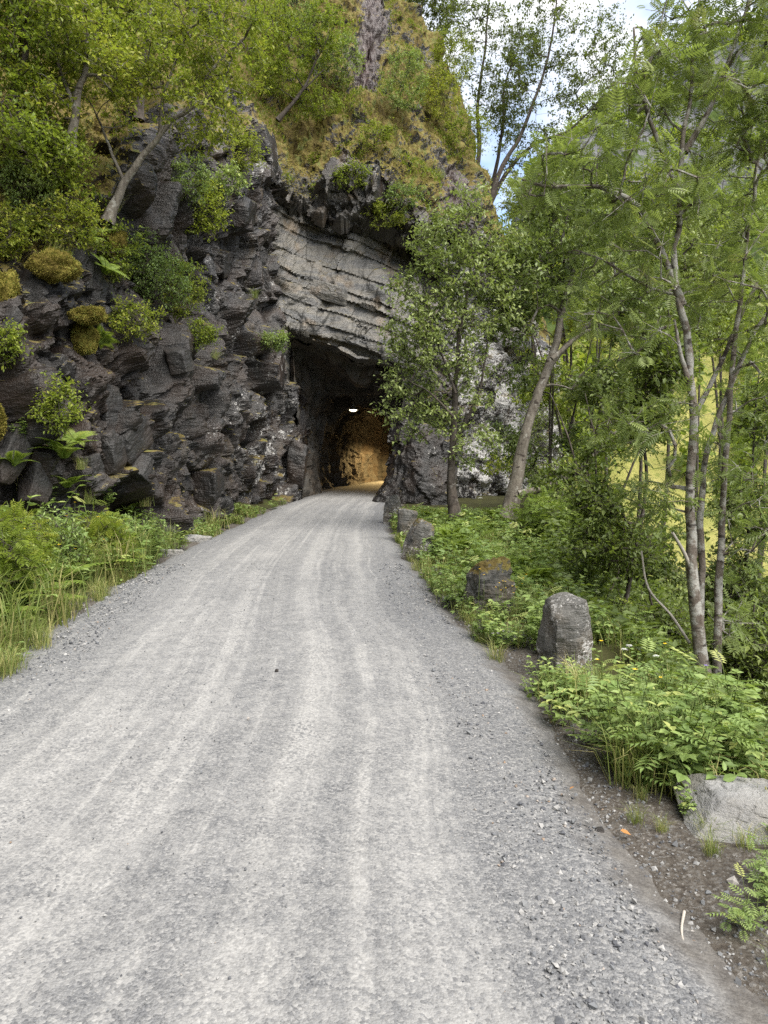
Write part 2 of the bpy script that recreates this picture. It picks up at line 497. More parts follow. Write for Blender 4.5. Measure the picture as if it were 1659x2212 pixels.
M['leaf_sallow'] = leaf_material('sallow_leaf', [(0.0, (0.0907, 0.127, 0.0448)), (0.5, (0.1996, 0.254, 0.0862)), (0.85, (0.3266, 0.381, 0.1379)), (1.0, (0.4717, 0.508, 0.2068))], 0.42, 0.45)
M['leaf_rowan'] = leaf_material('rowan_leaf', [(0.0, (0.077, 0.1109, 0.0339)), (0.5, (0.1694, 0.2233, 0.0693)), (0.85, (0.2618, 0.3157, 0.1078)), (1.0, (0.385, 0.385, 0.1386))], 0.45, 0.45)
M['leaf_aspen'] = leaf_material('aspen_leaf', [(0.0, (0.036, 0.0504, 0.0216)), (0.6, (0.084, 0.1056, 0.0408)), (1.0, (0.156, 0.18, 0.066))], 0.4, 0.5)
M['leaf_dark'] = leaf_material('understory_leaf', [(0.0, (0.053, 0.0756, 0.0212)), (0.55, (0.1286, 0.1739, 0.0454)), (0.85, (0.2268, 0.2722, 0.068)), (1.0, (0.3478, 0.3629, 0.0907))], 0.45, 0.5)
M['leaf_herb'] = leaf_material('herb_leaf', [(0.0, (0.0945, 0.1418, 0.041)), (0.5, (0.1755, 0.2565, 0.0744)), (0.85, (0.2835, 0.3645, 0.1154)), (1.0, (0.405, 0.432, 0.1411))], 0.42, 0.5)
M['fern'] = leaf_material('fern_frond', [(0.0, (0.084, 0.132, 0.024)), (0.6, (0.18, 0.252, 0.042)), (1.0, (0.312, 0.336, 0.072))], 0.42, 0.55)
M['grass'] = leaf_material('grass_blade', [(0.0, (0.084, 0.12, 0.0312)), (0.6, (0.192, 0.24, 0.06)), (1.0, (0.384, 0.336, 0.144))], 0.36, 0.55)
M['moss'] = leaf_material('golden_moss', [(0.0, (0.0893, 0.0674, 0.018)), (0.5, (0.1785, 0.1511, 0.0338)), (0.85, (0.2625, 0.2325, 0.054)), (1.0, (0.189, 0.2325, 0.0563))], 0.2, 0.9, 0.1)
M['bark_grey'] = bark_material('grey_bark', (0.085, 0.072, 0.058), (0.19, 0.17, 0.14), (0.26, 0.25, 0.22), 0.2)
M['bark_spot'] = bark_material('spotted_rowan_bark', (0.085, 0.066, 0.053), (0.20, 0.175, 0.15), (0.30, 0.29, 0.265), 0.85)
M['bark_dark'] = bark_material('dark_bark', (0.03, 0.025, 0.02), (0.085, 0.07, 0.058), (0.12, 0.11, 0.095), 0.1)
M['stem'] = plain_material('green_stem', (0.09, 0.12, 0.03))
M['petal_y'] = plain_material('yellow_petal', (0.75, 0.48, 0.02), 0.5, 0.1)
M['petal_w'] = plain_material('white_petal', (0.80, 0.80, 0.78), 0.6, 0.06)
M['petal_p'] = plain_material('violet_petal', (0.30, 0.22, 0.6), 0.6, 0.06)
M['deadleaf'] = plain_material('dead_leaf', (0.30, 0.14, 0.04), 0.7)
M['twig'] = plain_material('bleached_twig', (0.34, 0.31, 0.27), 0.8)
M['enamel'] = plain_material('lamp_enamel', (0.34, 0.33, 0.30), 0.5)
M['gravel'] = None

# ------------------------------------------------------------------ the lie of the land
_ry = [-30, -5, 2, 3.3, 5.6, 8, 11, 16, 22, 27, 33, 38, 43, 48, 54, 60]
_rx = [-1.0, -1.0, -1.02, -1.0, -1.03, -1.38, -1.65, -1.76, -1.74, -1.55, -1.15, -0.35, 1.1, 3.3, 7.0, 11.5]
_rw = [1.98, 1.98, 1.98, 2.03, 1.95, 2.05, 2.0, 1.86, 1.74, 1.62, 1.7, 1.8, 1.9, 1.9, 1.9, 1.9]
_yy = np.linspace(-30, 60, 900)


def _smooth(a, k):
    ker = np.hanning(k); ker /= ker.sum()
    return np.convolve(np.pad(a, (k // 2, k // 2), mode='edge'), ker, 'valid')[:len(a)]


_xs = _smooth(np.interp(_yy, _ry, _rx), 41)
_ws = _smooth(np.interp(_yy, _ry, _rw), 41)
_zs = _smooth(np.clip(0.055 * (np.minimum(_yy, 62) - 4.0), 0, 9), 41)


def road_x(y): return np.interp(y, _yy, _xs)
def road_w(y): return np.interp(y, _yy, _ws)
def road_z(y): return np.interp(y, _yy, _zs)


_ey = [-30, 3, 6, 8, 12, 17, 22, 27, 40, 80]
_ex = [2.2, 2.15, 2.15, 1.9, 2.7, 3.7, 4.6, 5.5, 9.5, 16]


def ground_z(x, y):
    x = np.asarray(x, float); y = np.asarray(y, float)
    zr = road_z(y)
    xl = road_x(y) - road_w(y); xr = road_x(y) + road_w(y)
    z = zr - 0.03
    z = z + 0.16 * np.clip(xl - x - 0.1, 0, 4)
    xe = np.interp(y, _ey, _ex)
    k = np.clip(x - xe, 0, None)
    drop = 0.78 * (np.sqrt(k * k + 0.16) - 0.4)
    floor = zr + 14.0
    drop = np.where(drop > 0, floor * (1 - np.exp(-drop / floor * 1.15)), 0)
    z = z - drop
    far = sstep(55, 110, y) * sstep(-4, 6, x - xe) + sstep(20, 60, x)
    z = z * (1 - np.clip(far, 0, 1)) + (-13.0) * np.clip(far, 0, 1)
    z = np.where(np.abs(x) > 400, -13.0, z)
    P = np.stack([x, y, np.zeros_like(x)], -1).reshape(-1, 3)
    off = np.clip(np.maximum(xl - x, x - xr), 0, 1.2) / 1.2
    nz = (fbm(P * 0.9, 4, 31) * 0.10 + fbm(P * 0.22, 2, 35) * 0.25 * np.clip(k.reshape(-1) / 3, 0, 1)).reshape(x.shape)
    return z + nz * off


# ground sheet, fine by the road and coarse out to the horizon
gx = np.concatenate([[-3000, -1500, -700, -300, -120, -60, -30, -16], np.arange(-10, 7, 0.11), np.arange(7, 30, 0.5), np.arange(30, 90, 4), [110, 160, 250, 400, 700, 1500, 3000]])
gy = np.concatenate([[-3000, -1000, -300, -100, -40, -15, -6, -2], np.arange(0, 14, 0.10), np.arange(14, 32, 0.2), np.arange(32, 130, 2.0), [150, 200, 300, 500, 900, 1800, 4000]])
GX, GY = np.meshgrid(gx, gy, indexing='ij')
GZ = ground_z(GX, GY)
GZ = np.where((GY > 26) & (GX < 8), GZ - 0.05, GZ)
xrr = road_x(GY) + road_w(GY); xll = road_x(GY) - road_w(GY)
grass_a = np.maximum(sstep(0.25, 1.0, GX - xrr - 0.35 * (GY < 5)), sstep(0.05, 0.5, xll - GX))
ground = build('ground', np.stack([GX, GY, GZ], -1).reshape(-1, 3), grid_faces(len(gx), len(gy)), M['ground'], attrs={'grass': grass_a.ravel()}, smooth=True)
tag(ground, 'earth and green ground beside the road falling away to the valley', 'ground', kind='structure')

# gravel road
ry = np.concatenate([np.arange(-4, 1, 0.25), np.arange(1, 12, 0.05), np.arange(12, 30, 0.12), np.arange(30, 59, 0.3)])
ru = np.linspace(-1.12, 1.12, 121)
RU, RY = np.meshgrid(ru, ry, indexing='ij')
wob = fbm(np.stack([np.sign(RU) * 5, RY * 0.9, RY * 0], -1).reshape(-1, 3), 4, 77).reshape(RU.shape) * 0.10
RX = road_x(RY) + RU * (road_w(RY) + wob)
lat = RU * road_w(RY)
RZ = road_z(RY) + 0.012
pr = np.stack([lat * 1.0, RY * 0.12, RY * 0], -1).reshape(-1, 3)
ruts = fbm(pr * 2.2, 3, 90).reshape(RU.shape) * 0.012
RZ = RZ + ruts + 0.03 * (1 - np.clip(np.abs(RU), 0, 1) ** 2) - 0.05 * sstep(0.95, 1.12, np.abs(RU))
RZ = RZ + fbm(np.stack([RX * 6, RY * 6, RX * 0], -1).reshape(-1, 3), 3, 93).reshape(RU.shape) * 0.004
edge_a = np.clip((np.abs(RU) - 0.86) / 0.27, 0, 1) * np.where(RU > 0, 1.0, 0.45)
road = build('gravel_road', np.stack([RX, RY, RZ], -1).reshape(-1, 3), grid_faces(len(ru), len(ry)), M['road'], attrs={'edge': edge_a.ravel()},
             uv=np.stack([lat, RY], -1).reshape(-1, 2), smooth=True)
tag(road, 'pale grey gravel road with wheel tracks running up into the tunnel', 'road', kind='structure')

# ------------------------------------------------------------------ the cliff
# plan control points: x, y, wall top, lean, top of sheet, foot
CP = np.array([
    (-10.5, -8, 5.0, .14, 19, -1), (-7.6, 2, 5.0, .14, 19, -1), (-6.4, 7, 5.0, .14, 19, -1), (-5.6, 10, 5.4, .15, 20, -1), (-4.75, 12.5, 6.6, .12, 21, -1),
    (-4.35, 15, 8.6, .09, 22, -0.5), (-4.2, 18, 10.4, .07, 24, -0.5), (-4.1, 21, 11.8, .05, 26, -0.3), (-4.0, 24, 12.8, .05, 28, 0),
    (-3.75, 26.0, 13.0, .04, 29, 0), (-3.0, 27.2, 13.2, .03, 30, 0), (-1.2, 27.3, 12.9, .03, 30, 0), (0.8, 27.3, 12.2, .03, 30, 0), (2.4, 27.7, 11.8, .05, 29, -0.5),
    (3.9, 28.9, 11.8, .08, 27, -1), (5.5, 31, 12.0, .08, 24, -2), (7.0, 34, 11.0, .1, 16, -4), (9.2, 39, 9, .1, 13, -6), (11.2, 46, 7, .12, 10, -8), (13.5, 58, 5, .15, 8, -9), (17, 85, 3, .2, 6, -10)])
dense = crom(CP, 24)
seg = np.concatenate([[0], np.cumsum(np.hypot(np.diff(dense[:, 0]), np.diff(dense[:, 1])))])
ns_a = np.interp(8.2, dense[:, 1], seg)                    # only the stretch in view is sampled finely
s_por = np.interp(26.0, dense[:400, 1][:216], seg[:216])
s_list = [np.arange(0, ns_a, 0.35), np.arange(ns_a, s_por, 0.042)]
s_p2 = seg[np.argmin(np.hypot(dense[:, 0] - 3.9, dense[:, 1] - 28.9))]
s_p3 = seg[np.argmin(np.hypot(dense[:, 0] - 9.2, dense[:, 1] - 39))]
s_list += [np.arange(s_por, s_p2, 0.036), np.arange(s_p2, s_p3, 0.075), np.arange(s_p3, seg[-1], 0.6)]
S = np.concatenate(s_list)
tpar = np.concatenate([np.linspace(0, 0.56, 330), np.linspace(0.56, 1, 130)[1:]])
c6 = np.stack([np.interp(S, seg, dense[:, k]) for k in range(6)], -1)
tx = np.gradient(_smooth(c6[:, 0], 41), S); ty = np.gradient(_smooth(c6[:, 1], 41), S)
nrm2 = unit(np.stack([ty, -tx], -1))                        # outward, towards the road
back = -nrm2.copy()
wR = sstep(23.0, 28.0, c6[:, 1])[:, None] * np.ones((1, 2))
back = unit(back * (1 - wR) + np.array([-0.30, 0.95]) * wR)
ns, ntp = len(S), len(tpar)
z0 = c6[:, 5:6]; zt = c6[:, 4:5]; H = c6[:, 2:3]; lean = c6[:, 3:4]
Z = z0 + (zt - z0) * tpar[None, :] ** 1.15
Xb = c6[:, 0:1] + 0 * Z; Yb = c6[:, 1:2] + 0 * Z
low = np.minimum(Z, H) - 1.0
# the brow is uneven
brow = H + vnoise(np.stack([S * 0.5, S * 0, S * 0], -1), 3)[:, None] * 1.1
ab = np.clip(Z - brow, 0, None)
setb = lean * np.maximum(low, 0) + 0.56 * (np.sqrt(ab * ab + 0.3) - 0.548)
X = Xb + np.where(Z > H, back[:, 0:1], -nrm2[:, 0:1]) * setb
Y = Yb + np.where(Z > H, back[:, 1:2], -nrm2[:, 1:2]) * setb

# tunnel mouth: radius of the opening by angle about its middle
MC = np.array([-1.5, 3.2])
mouth = [(640, 1110), (636, 1050), (630, 960), (622, 870), (616, 790), (622, 715), (648, 722), (684, 742), (719, 751), (772, 776), (812, 781), (852, 795), (886, 860), (878, 940), (860, 1010), (854, 1080), (854, 1120), (745, 1150)]
mouth = [W(u, v, 27.0) for u, v in mouth]
ma = np.array([math.atan2(p[2] - MC[1], p[0] - MC[0]) for p in mouth]); mr = np.array([math.hypot(p[2] - MC[1], p[0] - MC[0]) for p in mouth])
o_ = np.argsort(ma); ma, mr = ma[o_], mr[o_]
ma = np.concatenate([ma - 2 * math.pi, ma, ma + 2 * math.pi]); mr = np.concatenate([mr, mr, mr])


def mouth_r(a): return np.interp(a, ma, mr)


por = sstep(25.6, 26.8, Yb) * (1 - sstep(2.0, 3.6, Xb)) * (1 - sstep(5.0, 6.5, Yb - 26))
# bedding over the mouth
bedc = Z + 0.33 * (X + 1.5) + 0.022 * (X + 1.5) ** 2 + 0.10 * fbm(np.stack([X * 0.7, Y * 0.2, Z * 0.7], -1).reshape(-1, 3), 3, 41).reshape(Z.shape)
b0 = 11.85
under = b0 - bedc
edges = [-0.0]
rb = np.random.default_rng(3)
while edges[-1] < 7.0: edges.append(edges[-1] + rb.uniform(0.28, 1.15))
edges = np.array(edges)
li = np.clip(np.searchsorted(edges, under.ravel()) - 1, 0, len(edges) - 2).reshape(under.shape)
lf_ = np.clip((under - edges[li]) / (edges[li + 1] - edges[li]), 0, 1)
joint = fl(h3((np.floor(X * 0.55 + li * 0.37 + 0.25 * np.sin(Z * 2))).astype(np.int32), li.astype(np.int32), li.astype(np.int32) * 0, 8))
step_o = (fl(h3(li.astype(np.int32), li.astype(np.int32) * 0, li.astype(np.int32) * 0, 5)) - 0.5) * 0.20 + (joint - 0.5) * 0.10 + 0.09 * lf_ - 0.075 * (lf_ > 0.955)
brow_pale = por * (1 - sstep(-0.04, 0.0, under)) * sstep(-2.2, -1.2, under) * (1 - sstep(1.4, 2.6, X)) * (Z > 5.5)
clean = por * sstep(-0.02, 0.04, under) * (1 - sstep(1.4, 2.6, X)) * sstep(-4.6, -4.25, X) * (Z > 5.5)
dY = np.where(under > 0, 0.35 + 0.8 * sstep(-1.5, 1.0, X) * (1 - sstep(0, 2.0, under)) - 0.22 * np.clip(under, 0, 5.4) - step_o * 1.2, -0.30)
Y = Y + por * dY * (Z > 5.0) * sstep(5.0, 7.2, Z)
# curl the sheet into the tunnel
dxm, dzm = X - MC[0], Z - MC[1]
ang = np.arctan2(dzm, dxm); rad = np.hypot(dxm, dzm)
rho = np.where((Yb > 25.9) & (Yb < 32) & (Xb < 3.0), rad / mouth_r(ang), 9.0)
q = np.clip((1.0 - rho) / 0.4, 0, 1)
rn = mouth_r(ang) * (1.0 - 0.10 * q + 0.02)
X = np.where(rho < 1, MC[0] + np.cos(ang) * rn, X)
Zn = np.where(rho < 1, MC[1] + np.sin(ang) * rn, Z)
Y = np.where(rho < 1, Y + 2.6 * q ** 1.2, Y)
# flare round the opening
fl_m = np.clip(1 - (rho - 1) / 0.28, 0, 1) * (rho >= 1)
Y = Y + 0.35 * fl_m ** 2
Z = Zn
base = np.stack([X, Y, Z], -1)
du = np.gradient(base, axis=0); dv = np.gradient(base, axis=1)
N3 = unit(np.cross(dv, du))
flip = np.sign(np.sum(N3[:, :, :2] * nrm2[:, None, :], -1).mean())
N3 = N3 * flip
Pf = base.reshape(-1, 3).astype(f32)
# bedding frame: layers dip to the right
ca, sa = math.cos(0.29), math.sin(0.29)
Q = np.stack([Pf[:, 0] * ca - Pf[:, 2] * sa, Pf[:, 1], Pf[:, 0] * sa + Pf[:, 2] * ca], -1)
warp = np.stack([fbm(Q * 0.6, 2, 51), fbm(Q * 0.6, 2, 55), fbm(Q * 0.6, 2, 59)], -1) * 0.25
Qw = Q + warp
upper = sstep(-0.3, 1.5, (Z - brow)).ravel()
clean_f = clean.ravel()
v1, c1 = blocks(Qw * np.array([0.62, 0.55, 0.28], f32), 1, 1.5, 17.0)
def rot_y(A, a):
    return np.stack([A[:, 0] * math.cos(a) - A[:, 2] * math.sin(a), A[:, 1], A[:, 0] * math.sin(a) + A[:, 2] * math.cos(a)], -1)


def rot_x(A, a):
    return np.stack([A[:, 0], A[:, 1] * math.cos(a) - A[:, 2] * math.sin(a), A[:, 1] * math.sin(a) + A[:, 2] * math.cos(a)], -1)


zone = sstep(-0.25, 0.35, fbm(Pf * 0.22 + 3, 3, 65))              # massive stretches and shattered ones
left_w = 1 - sstep(24.5, 26.5, Pf[:, 1])
Q2 = rot_x(rot_y(Qw, 0.15), 0.30); Q3 = rot_x(rot_y(Qw, -0.55), -0.25)
v2, c2 = blocks(Q2 * np.array([1.5, 1.25, 0.55], f32) + 9.1, 2, 1.9, 17.0)
v3, c3 = blocks(Q3 * np.array([3.3, 3.0, 1.7], f32) + 4.7, 3, 2.0, 17.0)
v4, c4 = blocks(Q2 * np.array([8.0, 7.0, 5.5], f32) + 2.2, 4, 1.8, 14.0)
rough_r = 1 - 0.80 * clean_f
dip = fbm(Pf * 0.33, 3, 61)
D = rough_r * (0.70 * v1 - 0.10 * np.exp(-c1 * 9)) + rough_r * (0.52 * v2 - 0.10 * np.exp(-c2 * 9)) + rough_r * (0.09 + 0.07 * zone) * (1.3 * v3 - 0.30 * np.exp(-c3 * 9)) \
    + (0.25 + 0.75 * rough_r) * (0.025 + 0.025 * zone) * v4 + 0.28 * dip * rough_r + 0.05 * fbm(Pf * 2.3, 4, 67) * rough_r
D = D * (1 - 0.62 * upper) + upper * (0.30 * fbm(Pf * np.array([1.1, 1.1, 0.5], f32), 4, 71) + 0.06 * fbm(Pf * 6, 3, 75))
D = np.where(rho.ravel() < 1, D * 0.55, D)
D = np.clip(D, -0.75, 0.72)
Pd = Pf + N3.reshape(-1, 3) * D[:, None]
# keep the wall off the road
lim = road_x(Pd[:, 1]) - road_w(Pd[:, 1]) + 0.05
near_road = (Pd[:, 0] > lim) & (Pf[:, 0] < -2.4) & (Pd[:, 2] < 5.5) & (Pd[:, 1] < 27.5)
Pd[:, 0] = np.where(near_road, lim - 0.05 + 0.1 * (Pd[:, 0] - lim), Pd[:, 0])
cm = fbm(Pf * 0.4, 3, 81)
moss_a = np.clip(upper * (0.8 + 0.45 * cm), 0, 1) * (1 - clean_f)
# bare brown slab high on the slope
bare = np.exp(-((Pf[:, 0] + 0.75 - 0.05 * (Pf[:, 2] - 20)) / 0.62) ** 2) * sstep(17.5, 19.5, Pf[:, 2]) + \
    np.exp(-((Pf[:, 0] - 3.3) / 0.8) ** 2) * sstep(12.5, 13.4, Pf[:, 2]) * (1 - sstep(15.2, 16.3, Pf[:, 2]))
moss_a = moss_a * (1 - np.clip(bare, 0, 1) * 0.95)
yy_ = Pf[:, 1]
lich_a = np.clip(0.15 + 0.5 * sstep(10.5, 12.5, Pf[:, 2]) * (1 - clean_f) * (1 - upper * 0.95) + 0.6 * sstep(1.5, 3.5, Pf[:, 0]) * sstep(26, 28, yy_) + 0.22 * sstep(20, 24, yy_) * (Pf[:, 2] < 5)
                 + 0.3 * sstep(12, 18, yy_), 0, 1) * (1 - 0.97 * clean_f) * (rho.ravel() > 0.97)
streak_a = (1 - 0.6 * brow_pale.ravel()) * np.clip(0.35 + 0.6 * sstep(17, 24, yy_) - 0.6 * upper, 0, 1) * (1 - 0.7 * clean_f)
fq = grid_faces(ns, ntp)
keep = (rho.ravel()[fq] > 0.60).all(1)
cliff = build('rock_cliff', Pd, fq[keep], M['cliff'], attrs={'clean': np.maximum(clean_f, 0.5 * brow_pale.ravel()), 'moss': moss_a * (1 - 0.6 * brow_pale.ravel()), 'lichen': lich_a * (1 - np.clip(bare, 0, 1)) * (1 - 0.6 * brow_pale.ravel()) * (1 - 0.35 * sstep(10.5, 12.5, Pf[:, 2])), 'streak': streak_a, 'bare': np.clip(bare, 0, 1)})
tag(cliff, 'dark layered rock cliff with mossy brow pierced by the tunnel', 'cliff', kind='structure')

# projected cliff points, to find the rock behind a spot of the frame
_ok = (Pd[:, 1] > 5) & (rho.ravel() > 0.99)
CPd = Pd[_ok]; CN = N3.reshape(-1, 3)[_ok]; CMoss = moss_a[_ok]; CUp = upper[_ok]
CU = U0 + FPX * CPd[:, 0] / CPd[:, 1]; CV = V0 - FPX * (CPd[:, 2] - CAM_H) / CPd[:, 1]


def on_cliff(u, v, r=9):
    m = np.where((np.abs(CU - u) < r) & (np.abs(CV - v) < r))[0]
    if len(m) == 0: return on_cliff(u, v, r * 2) if r < 80 else (W(u, v, 20), np.array([0, -1, 0.]))
    k = m[np.argmin(CPd[m, 1])]
    return CPd[k].astype(float), CN[k].astype(float)


# tunnel bore
ty_ = np.concatenate([np.arange(27.6, 34, 0.10), np.arange(34, 58, 0.14)])
ta = np.linspace(-math.pi, math.pi, 150)
TA, TY = np.meshgrid(ta, ty_, indexing='ij')
inner_w, inner_h = 2.0, 4.3
cz = road_z(TY) + 1.6
ca_, sa_ = np.cos(TA), np.sin(TA)
rin = 1.0 / ((np.abs(ca_) / inner_w) ** 2.6 + (np.abs(sa_) / np.where(sa_ > 0, inner_h - 1.6, 2.4)) ** 2.6) ** (1 / 2.6)
k = sstep(27.6, 32.0, TY)
rm = mouth_r(TA) * 0.93
cxm = MC[0] * (1 - k) + road_x(TY) * k; czm = MC[1] * (1 - k) + cz * k
rr_ = rm * (1 - k) + rin * k
TX = cxm + ca_ * rr_; TZ = czm + sa_ * rr_
PT = np.stack([TX, TY, TZ], -1).reshape(-1, 3).astype(f32)
w1, e1 = blocks(PT * np.array([0.8, 0.62, 0.16], f32), 21)
w2, e2 = blocks(PT * np.array([1.8, 1.6, 0.5], f32) + 3, 22)
w3, e3 = blocks(PT * np.array([5.0, 5.0, 4.0], f32) + 3, 23)
DT = 0.62 * w1 + 0.22 * w2 + 0.09 * w3 - 0.08 * np.exp(-e2 * 6)
NT = np.stack([ca_, 0 * ca_, sa_], -1).reshape(-1, 3)
PT = PT + NT * np.clip(DT + 0.1, -0.45, 0.6)[:, None]
zero = np.zeros(len(PT))
bore = build('tunnel_bore', PT, grid_faces(len(ta), len(ty_)), M['tunnel'], attrs={'clean': zero, 'moss': zero, 'lichen': zero, 'streak': zero})
tag(bore, 'rough hewn rock walls and roof inside the tunnel', 'tunnel', kind='structure')

# mountainside above the cliff
mx_ = np.concatenate([np.arange(-160, -40, 6), np.arange(-40, 4, 2.0)]); my_ = np.arange(-110, 62, 4.0)
MXg, MYg = np.meshgrid(mx_, my_, indexing='ij')
wl_x = np.interp(MYg, CP[:, 1], CP[:, 0])
off = np.where(MYg < 27, -MXg + wl_x, np.minimum(-MXg + 8, 60) * 0 + (MYg - 27) * 0.55 - (MXg - 3) * 0.8)
MZ = -4 + 1.62 * np.clip(off - 3.0, -2, 75) + fbm(np.stack([MXg * .07, MYg * .07, MXg * 0], -1).reshape(-1, 3), 4, 12).reshape(MXg.shape) * 3.5
MZ = np.where(MYg > 30, np.minimum(MZ, np.maximum(2.0, 30 - (MXg + 6) * 1.3)), MZ)
inside = (MYg > 20) & (MXg > -12)
MZ = np.where(inside, -6.0, MZ)
mside = build('mountainside', np.stack([MXg, MYg, MZ], -1).reshape(-1, 3), grid_faces(len(mx_), len(my_)), M['cliff'],
              attrs={'clean': np.zeros(MXg.size), 'moss': np.full(MXg.size, 0.7), 'lichen': np.zeros(MXg.size), 'streak': np.zeros(MXg.size)}, smooth=True)
tag(mside, 'steep mossy mountainside rising above the cliff on the left', 'mountainside', kind='structure')

# the hill carried on behind the brow
hy_ = np.arange(30.6, 60, 1.4); hq = np.linspace(0, 1, 22)
HQ, HY = np.meshgrid(hq, hy_, indexing='ij')
HX = -14 + HQ * (np.interp(HY, CP[14:, 1], CP[14:, 0]) - 0.9 + 14)
HZ = np.minimum(10 + (HY - 31) * 1.3, 26) - 2.6 * np.clip(HX - 3.5, 0, None) + fbm(np.stack([HX * .4, HY * .4, HX * 0], -1).reshape(-1, 3), 3, 15).reshape(HX.shape) * 0.5
HZ = np.minimum(HZ, np.interp(HY, CP[14:, 1], CP[14:, 4]) + 12 * (1 - HQ))
hz0 = np.zeros(HX.size)
hill = build('hill', np.stack([HX, HY, HZ], -1).reshape(-1, 3), grid_faces(len(hq), len(hy_)), M['cliff'], attrs={'clean': hz0, 'moss': hz0 + 0.8, 'lichen': hz0, 'streak': hz0}, smooth=True)
tag(hill, 'mossy hill top behind the brow above the tunnel', 'hill', kind='structure')

# far side of the valley
fa = np.linspace(0.02, 1.3, 200)                              # x / y
fd = np.concatenate([np.linspace(95, 180, 60), np.linspace(183, 460, 100), np.linspace(463, 540, 24)])
FA, FD = np.meshgrid(fa, fd, indexing='ij')
FX = FA * FD
zt_ = np.interp(FD, [95, 115, 150, 172, 300, 335, 430, 520, 900], [-14, 0, 31, 40, 118, 178, 285, 345, 620])
gl = np.interp(FA, [0.02, .10, .176, .209, .326, .437, .54, .76, 1.3], [0.0, .14, .33, .42, .545, .61, .655, .73, .80])
zl = CAM_H + FD * gl
PF = np.stack([FX * 0.02, FD * 0.02, FX * 0], -1).reshape(-1, 3)
nfar = fbm(PF, 6, 131, 0.55).reshape(FX.shape)
kk = 12.0
FZ = -kk * np.log(np.exp(-zt_ / kk) + np.exp(-zl / kk))
FZ = FZ + nfar * np.clip((FD - 95) * 0.07, 0, 18)
mead_a = sstep(95, 100, FD) * (1 - sstep(148, 172, FD + nfar * 14))
rock_a = sstep(285, 320, FD) * 0.62 * (1 - 0.35 * sstep(480, 600, FD))
far = build('far_mountain', np.stack([FX, FD, FZ], -1).reshape(-1, 3), grid_faces(len(fa), len(fd)), M['far'], attrs={'meadow': mead_a.ravel(), 'rock': rock_a.ravel()}, smooth=True)
tag(far, 'far green mountain with grey rock faces and a sunlit yellow meadow', 'mountain', kind='structure')


def far_z(a, d):
    i = np.clip(np.searchsorted(fa, a) - 1, 0, len(fa) - 1); j = np.clip(np.searchsorted(fd, d) - 1, 0, len(fd) - 1)
    return FZ[i, j]

# ------------------------------------------------------------------ foliage kit
def tpl_leaf():
    v = np.array([(0, 0, 0), (.45, .27, .07), (.45, -.27, .07), (1, 0, -.08)], f32)
    return v, np.array([(0, 2, 3), (0, 3, 1)])


def tpl_leaf6(w=0.3):
    v = np.array([(0, 0, 0), (.25, w * .85, .05), (.62, w * .8, .04), (1, 0, -.12), (.62, -w * .8, .04), (.25, -w * .85, .05), (.45, 0, -.03)], f32)
    return v, np.array([(0, 6, 1), (1, 6, 2), (2, 6, 3), (3, 6, 4), (4, 6, 5), (5, 6, 0)])


def tpl_pinnate(pairs=7, ll=0.30, lw=0.05):
    vs, fs = [], []
    def leaflet(bx, dirx, diry, L):
        k = len(vs); sx, sy = -diry, dirx
        drop = -0.12 * bx * bx
        for a, s, up in ((0, 0, 0), (.45, lw, .02), (.45, -lw, .02), (1, 0, -.05)):
            vs.append((bx + dirx * a * L + sx * s, diry * a * L + sy * s, drop + up * 0.8 - 0.10 * abs(diry) * a * L))
        fs.extend([(k, k + 2, k + 3), (k, k + 3, k + 1)])
    for i in range(pairs):
        bx = 0.22 + 0.70 * i / (pairs - 1)
        L = ll * (0.8 + 0.4 * math.sin(math.pi * (i + 0.6) / pairs))
        for s in (1, -1): leaflet(bx, 0.42, 0.9 * s, L)
    leaflet(0.95, 1.0, 0.0, ll)
    k = len(vs)
    vs.extend([(0, 0.008, 0), (0, -0.008, 0), (0.97, 0, -.11)]); fs.append((k, k + 1, k + 2))
    return np.array(vs, f32), np.array(fs)


def tpl_trifoliate():
    vs, fs = [], []
    v6, f6 = tpl_leaf6(0.34)
    for a, L, bx in ((0, 0.62, 0.42), (1.15, 0.5, 0.40), (-1.15, 0.5, 0.40)):
        k = len(vs); c, s = math.cos(a), math.sin(a)
        for p in v6: vs.append((bx + (p[0] * c - p[1] * s) * L, (p[0] * s + p[1] * c) * L, p[2] * L - 0.06 * abs(s)))
        fs.extend([tuple(x + k for x in t) for t in f6])
    k = len(vs)
    vs.extend([(0, .01, 0), (0, -.01, 0), (.42, 0, 0)]); fs.append((k, k + 1, k + 2))
    return np.array(vs, f32), np.array(fs)


TPL = {'leaf': tpl_leaf(), 'leaf6': tpl_leaf6(), 'pin': tpl_pinnate(), 'pin4': tpl_pinnate(5, 0.34, 0.06), 'tri': tpl_trifoliate()}


def stamp(tpl, pos, dirv, up, size, tint):
    """copies of a leaf template as one vertex / face soup"""
    tv, tf = TPL[tpl] if isinstance(tpl, str) else tpl
    n = len(pos); k = len(tv)
    d = unit(dirv); s = unit(np.cross(up, d)); u = np.cross(d, s)
    V = pos[:, None, :] + size[:, None, None] * (tv[None, :, 0:1] * d[:, None, :] + tv[None, :, 1:2] * s[:, None, :] + tv[None, :, 2:3] * u[:, None, :])
    F = tf[None, :, :] + (np.arange(n) * k)[:, None, None]
    return V.reshape(-1, 3).astype(f32), F.reshape(-1, tf.shape[1]), np.repeat(tint, k).astype(f32)


def join(parts):
    vs, fs, ts, o = [], [], [], 0
    for v, f, t in parts:
        vs.append(v); fs.append(f + o); ts.append(t); o += len(v)
    return np.concatenate(vs), np.concatenate(fs), np.concatenate(ts)


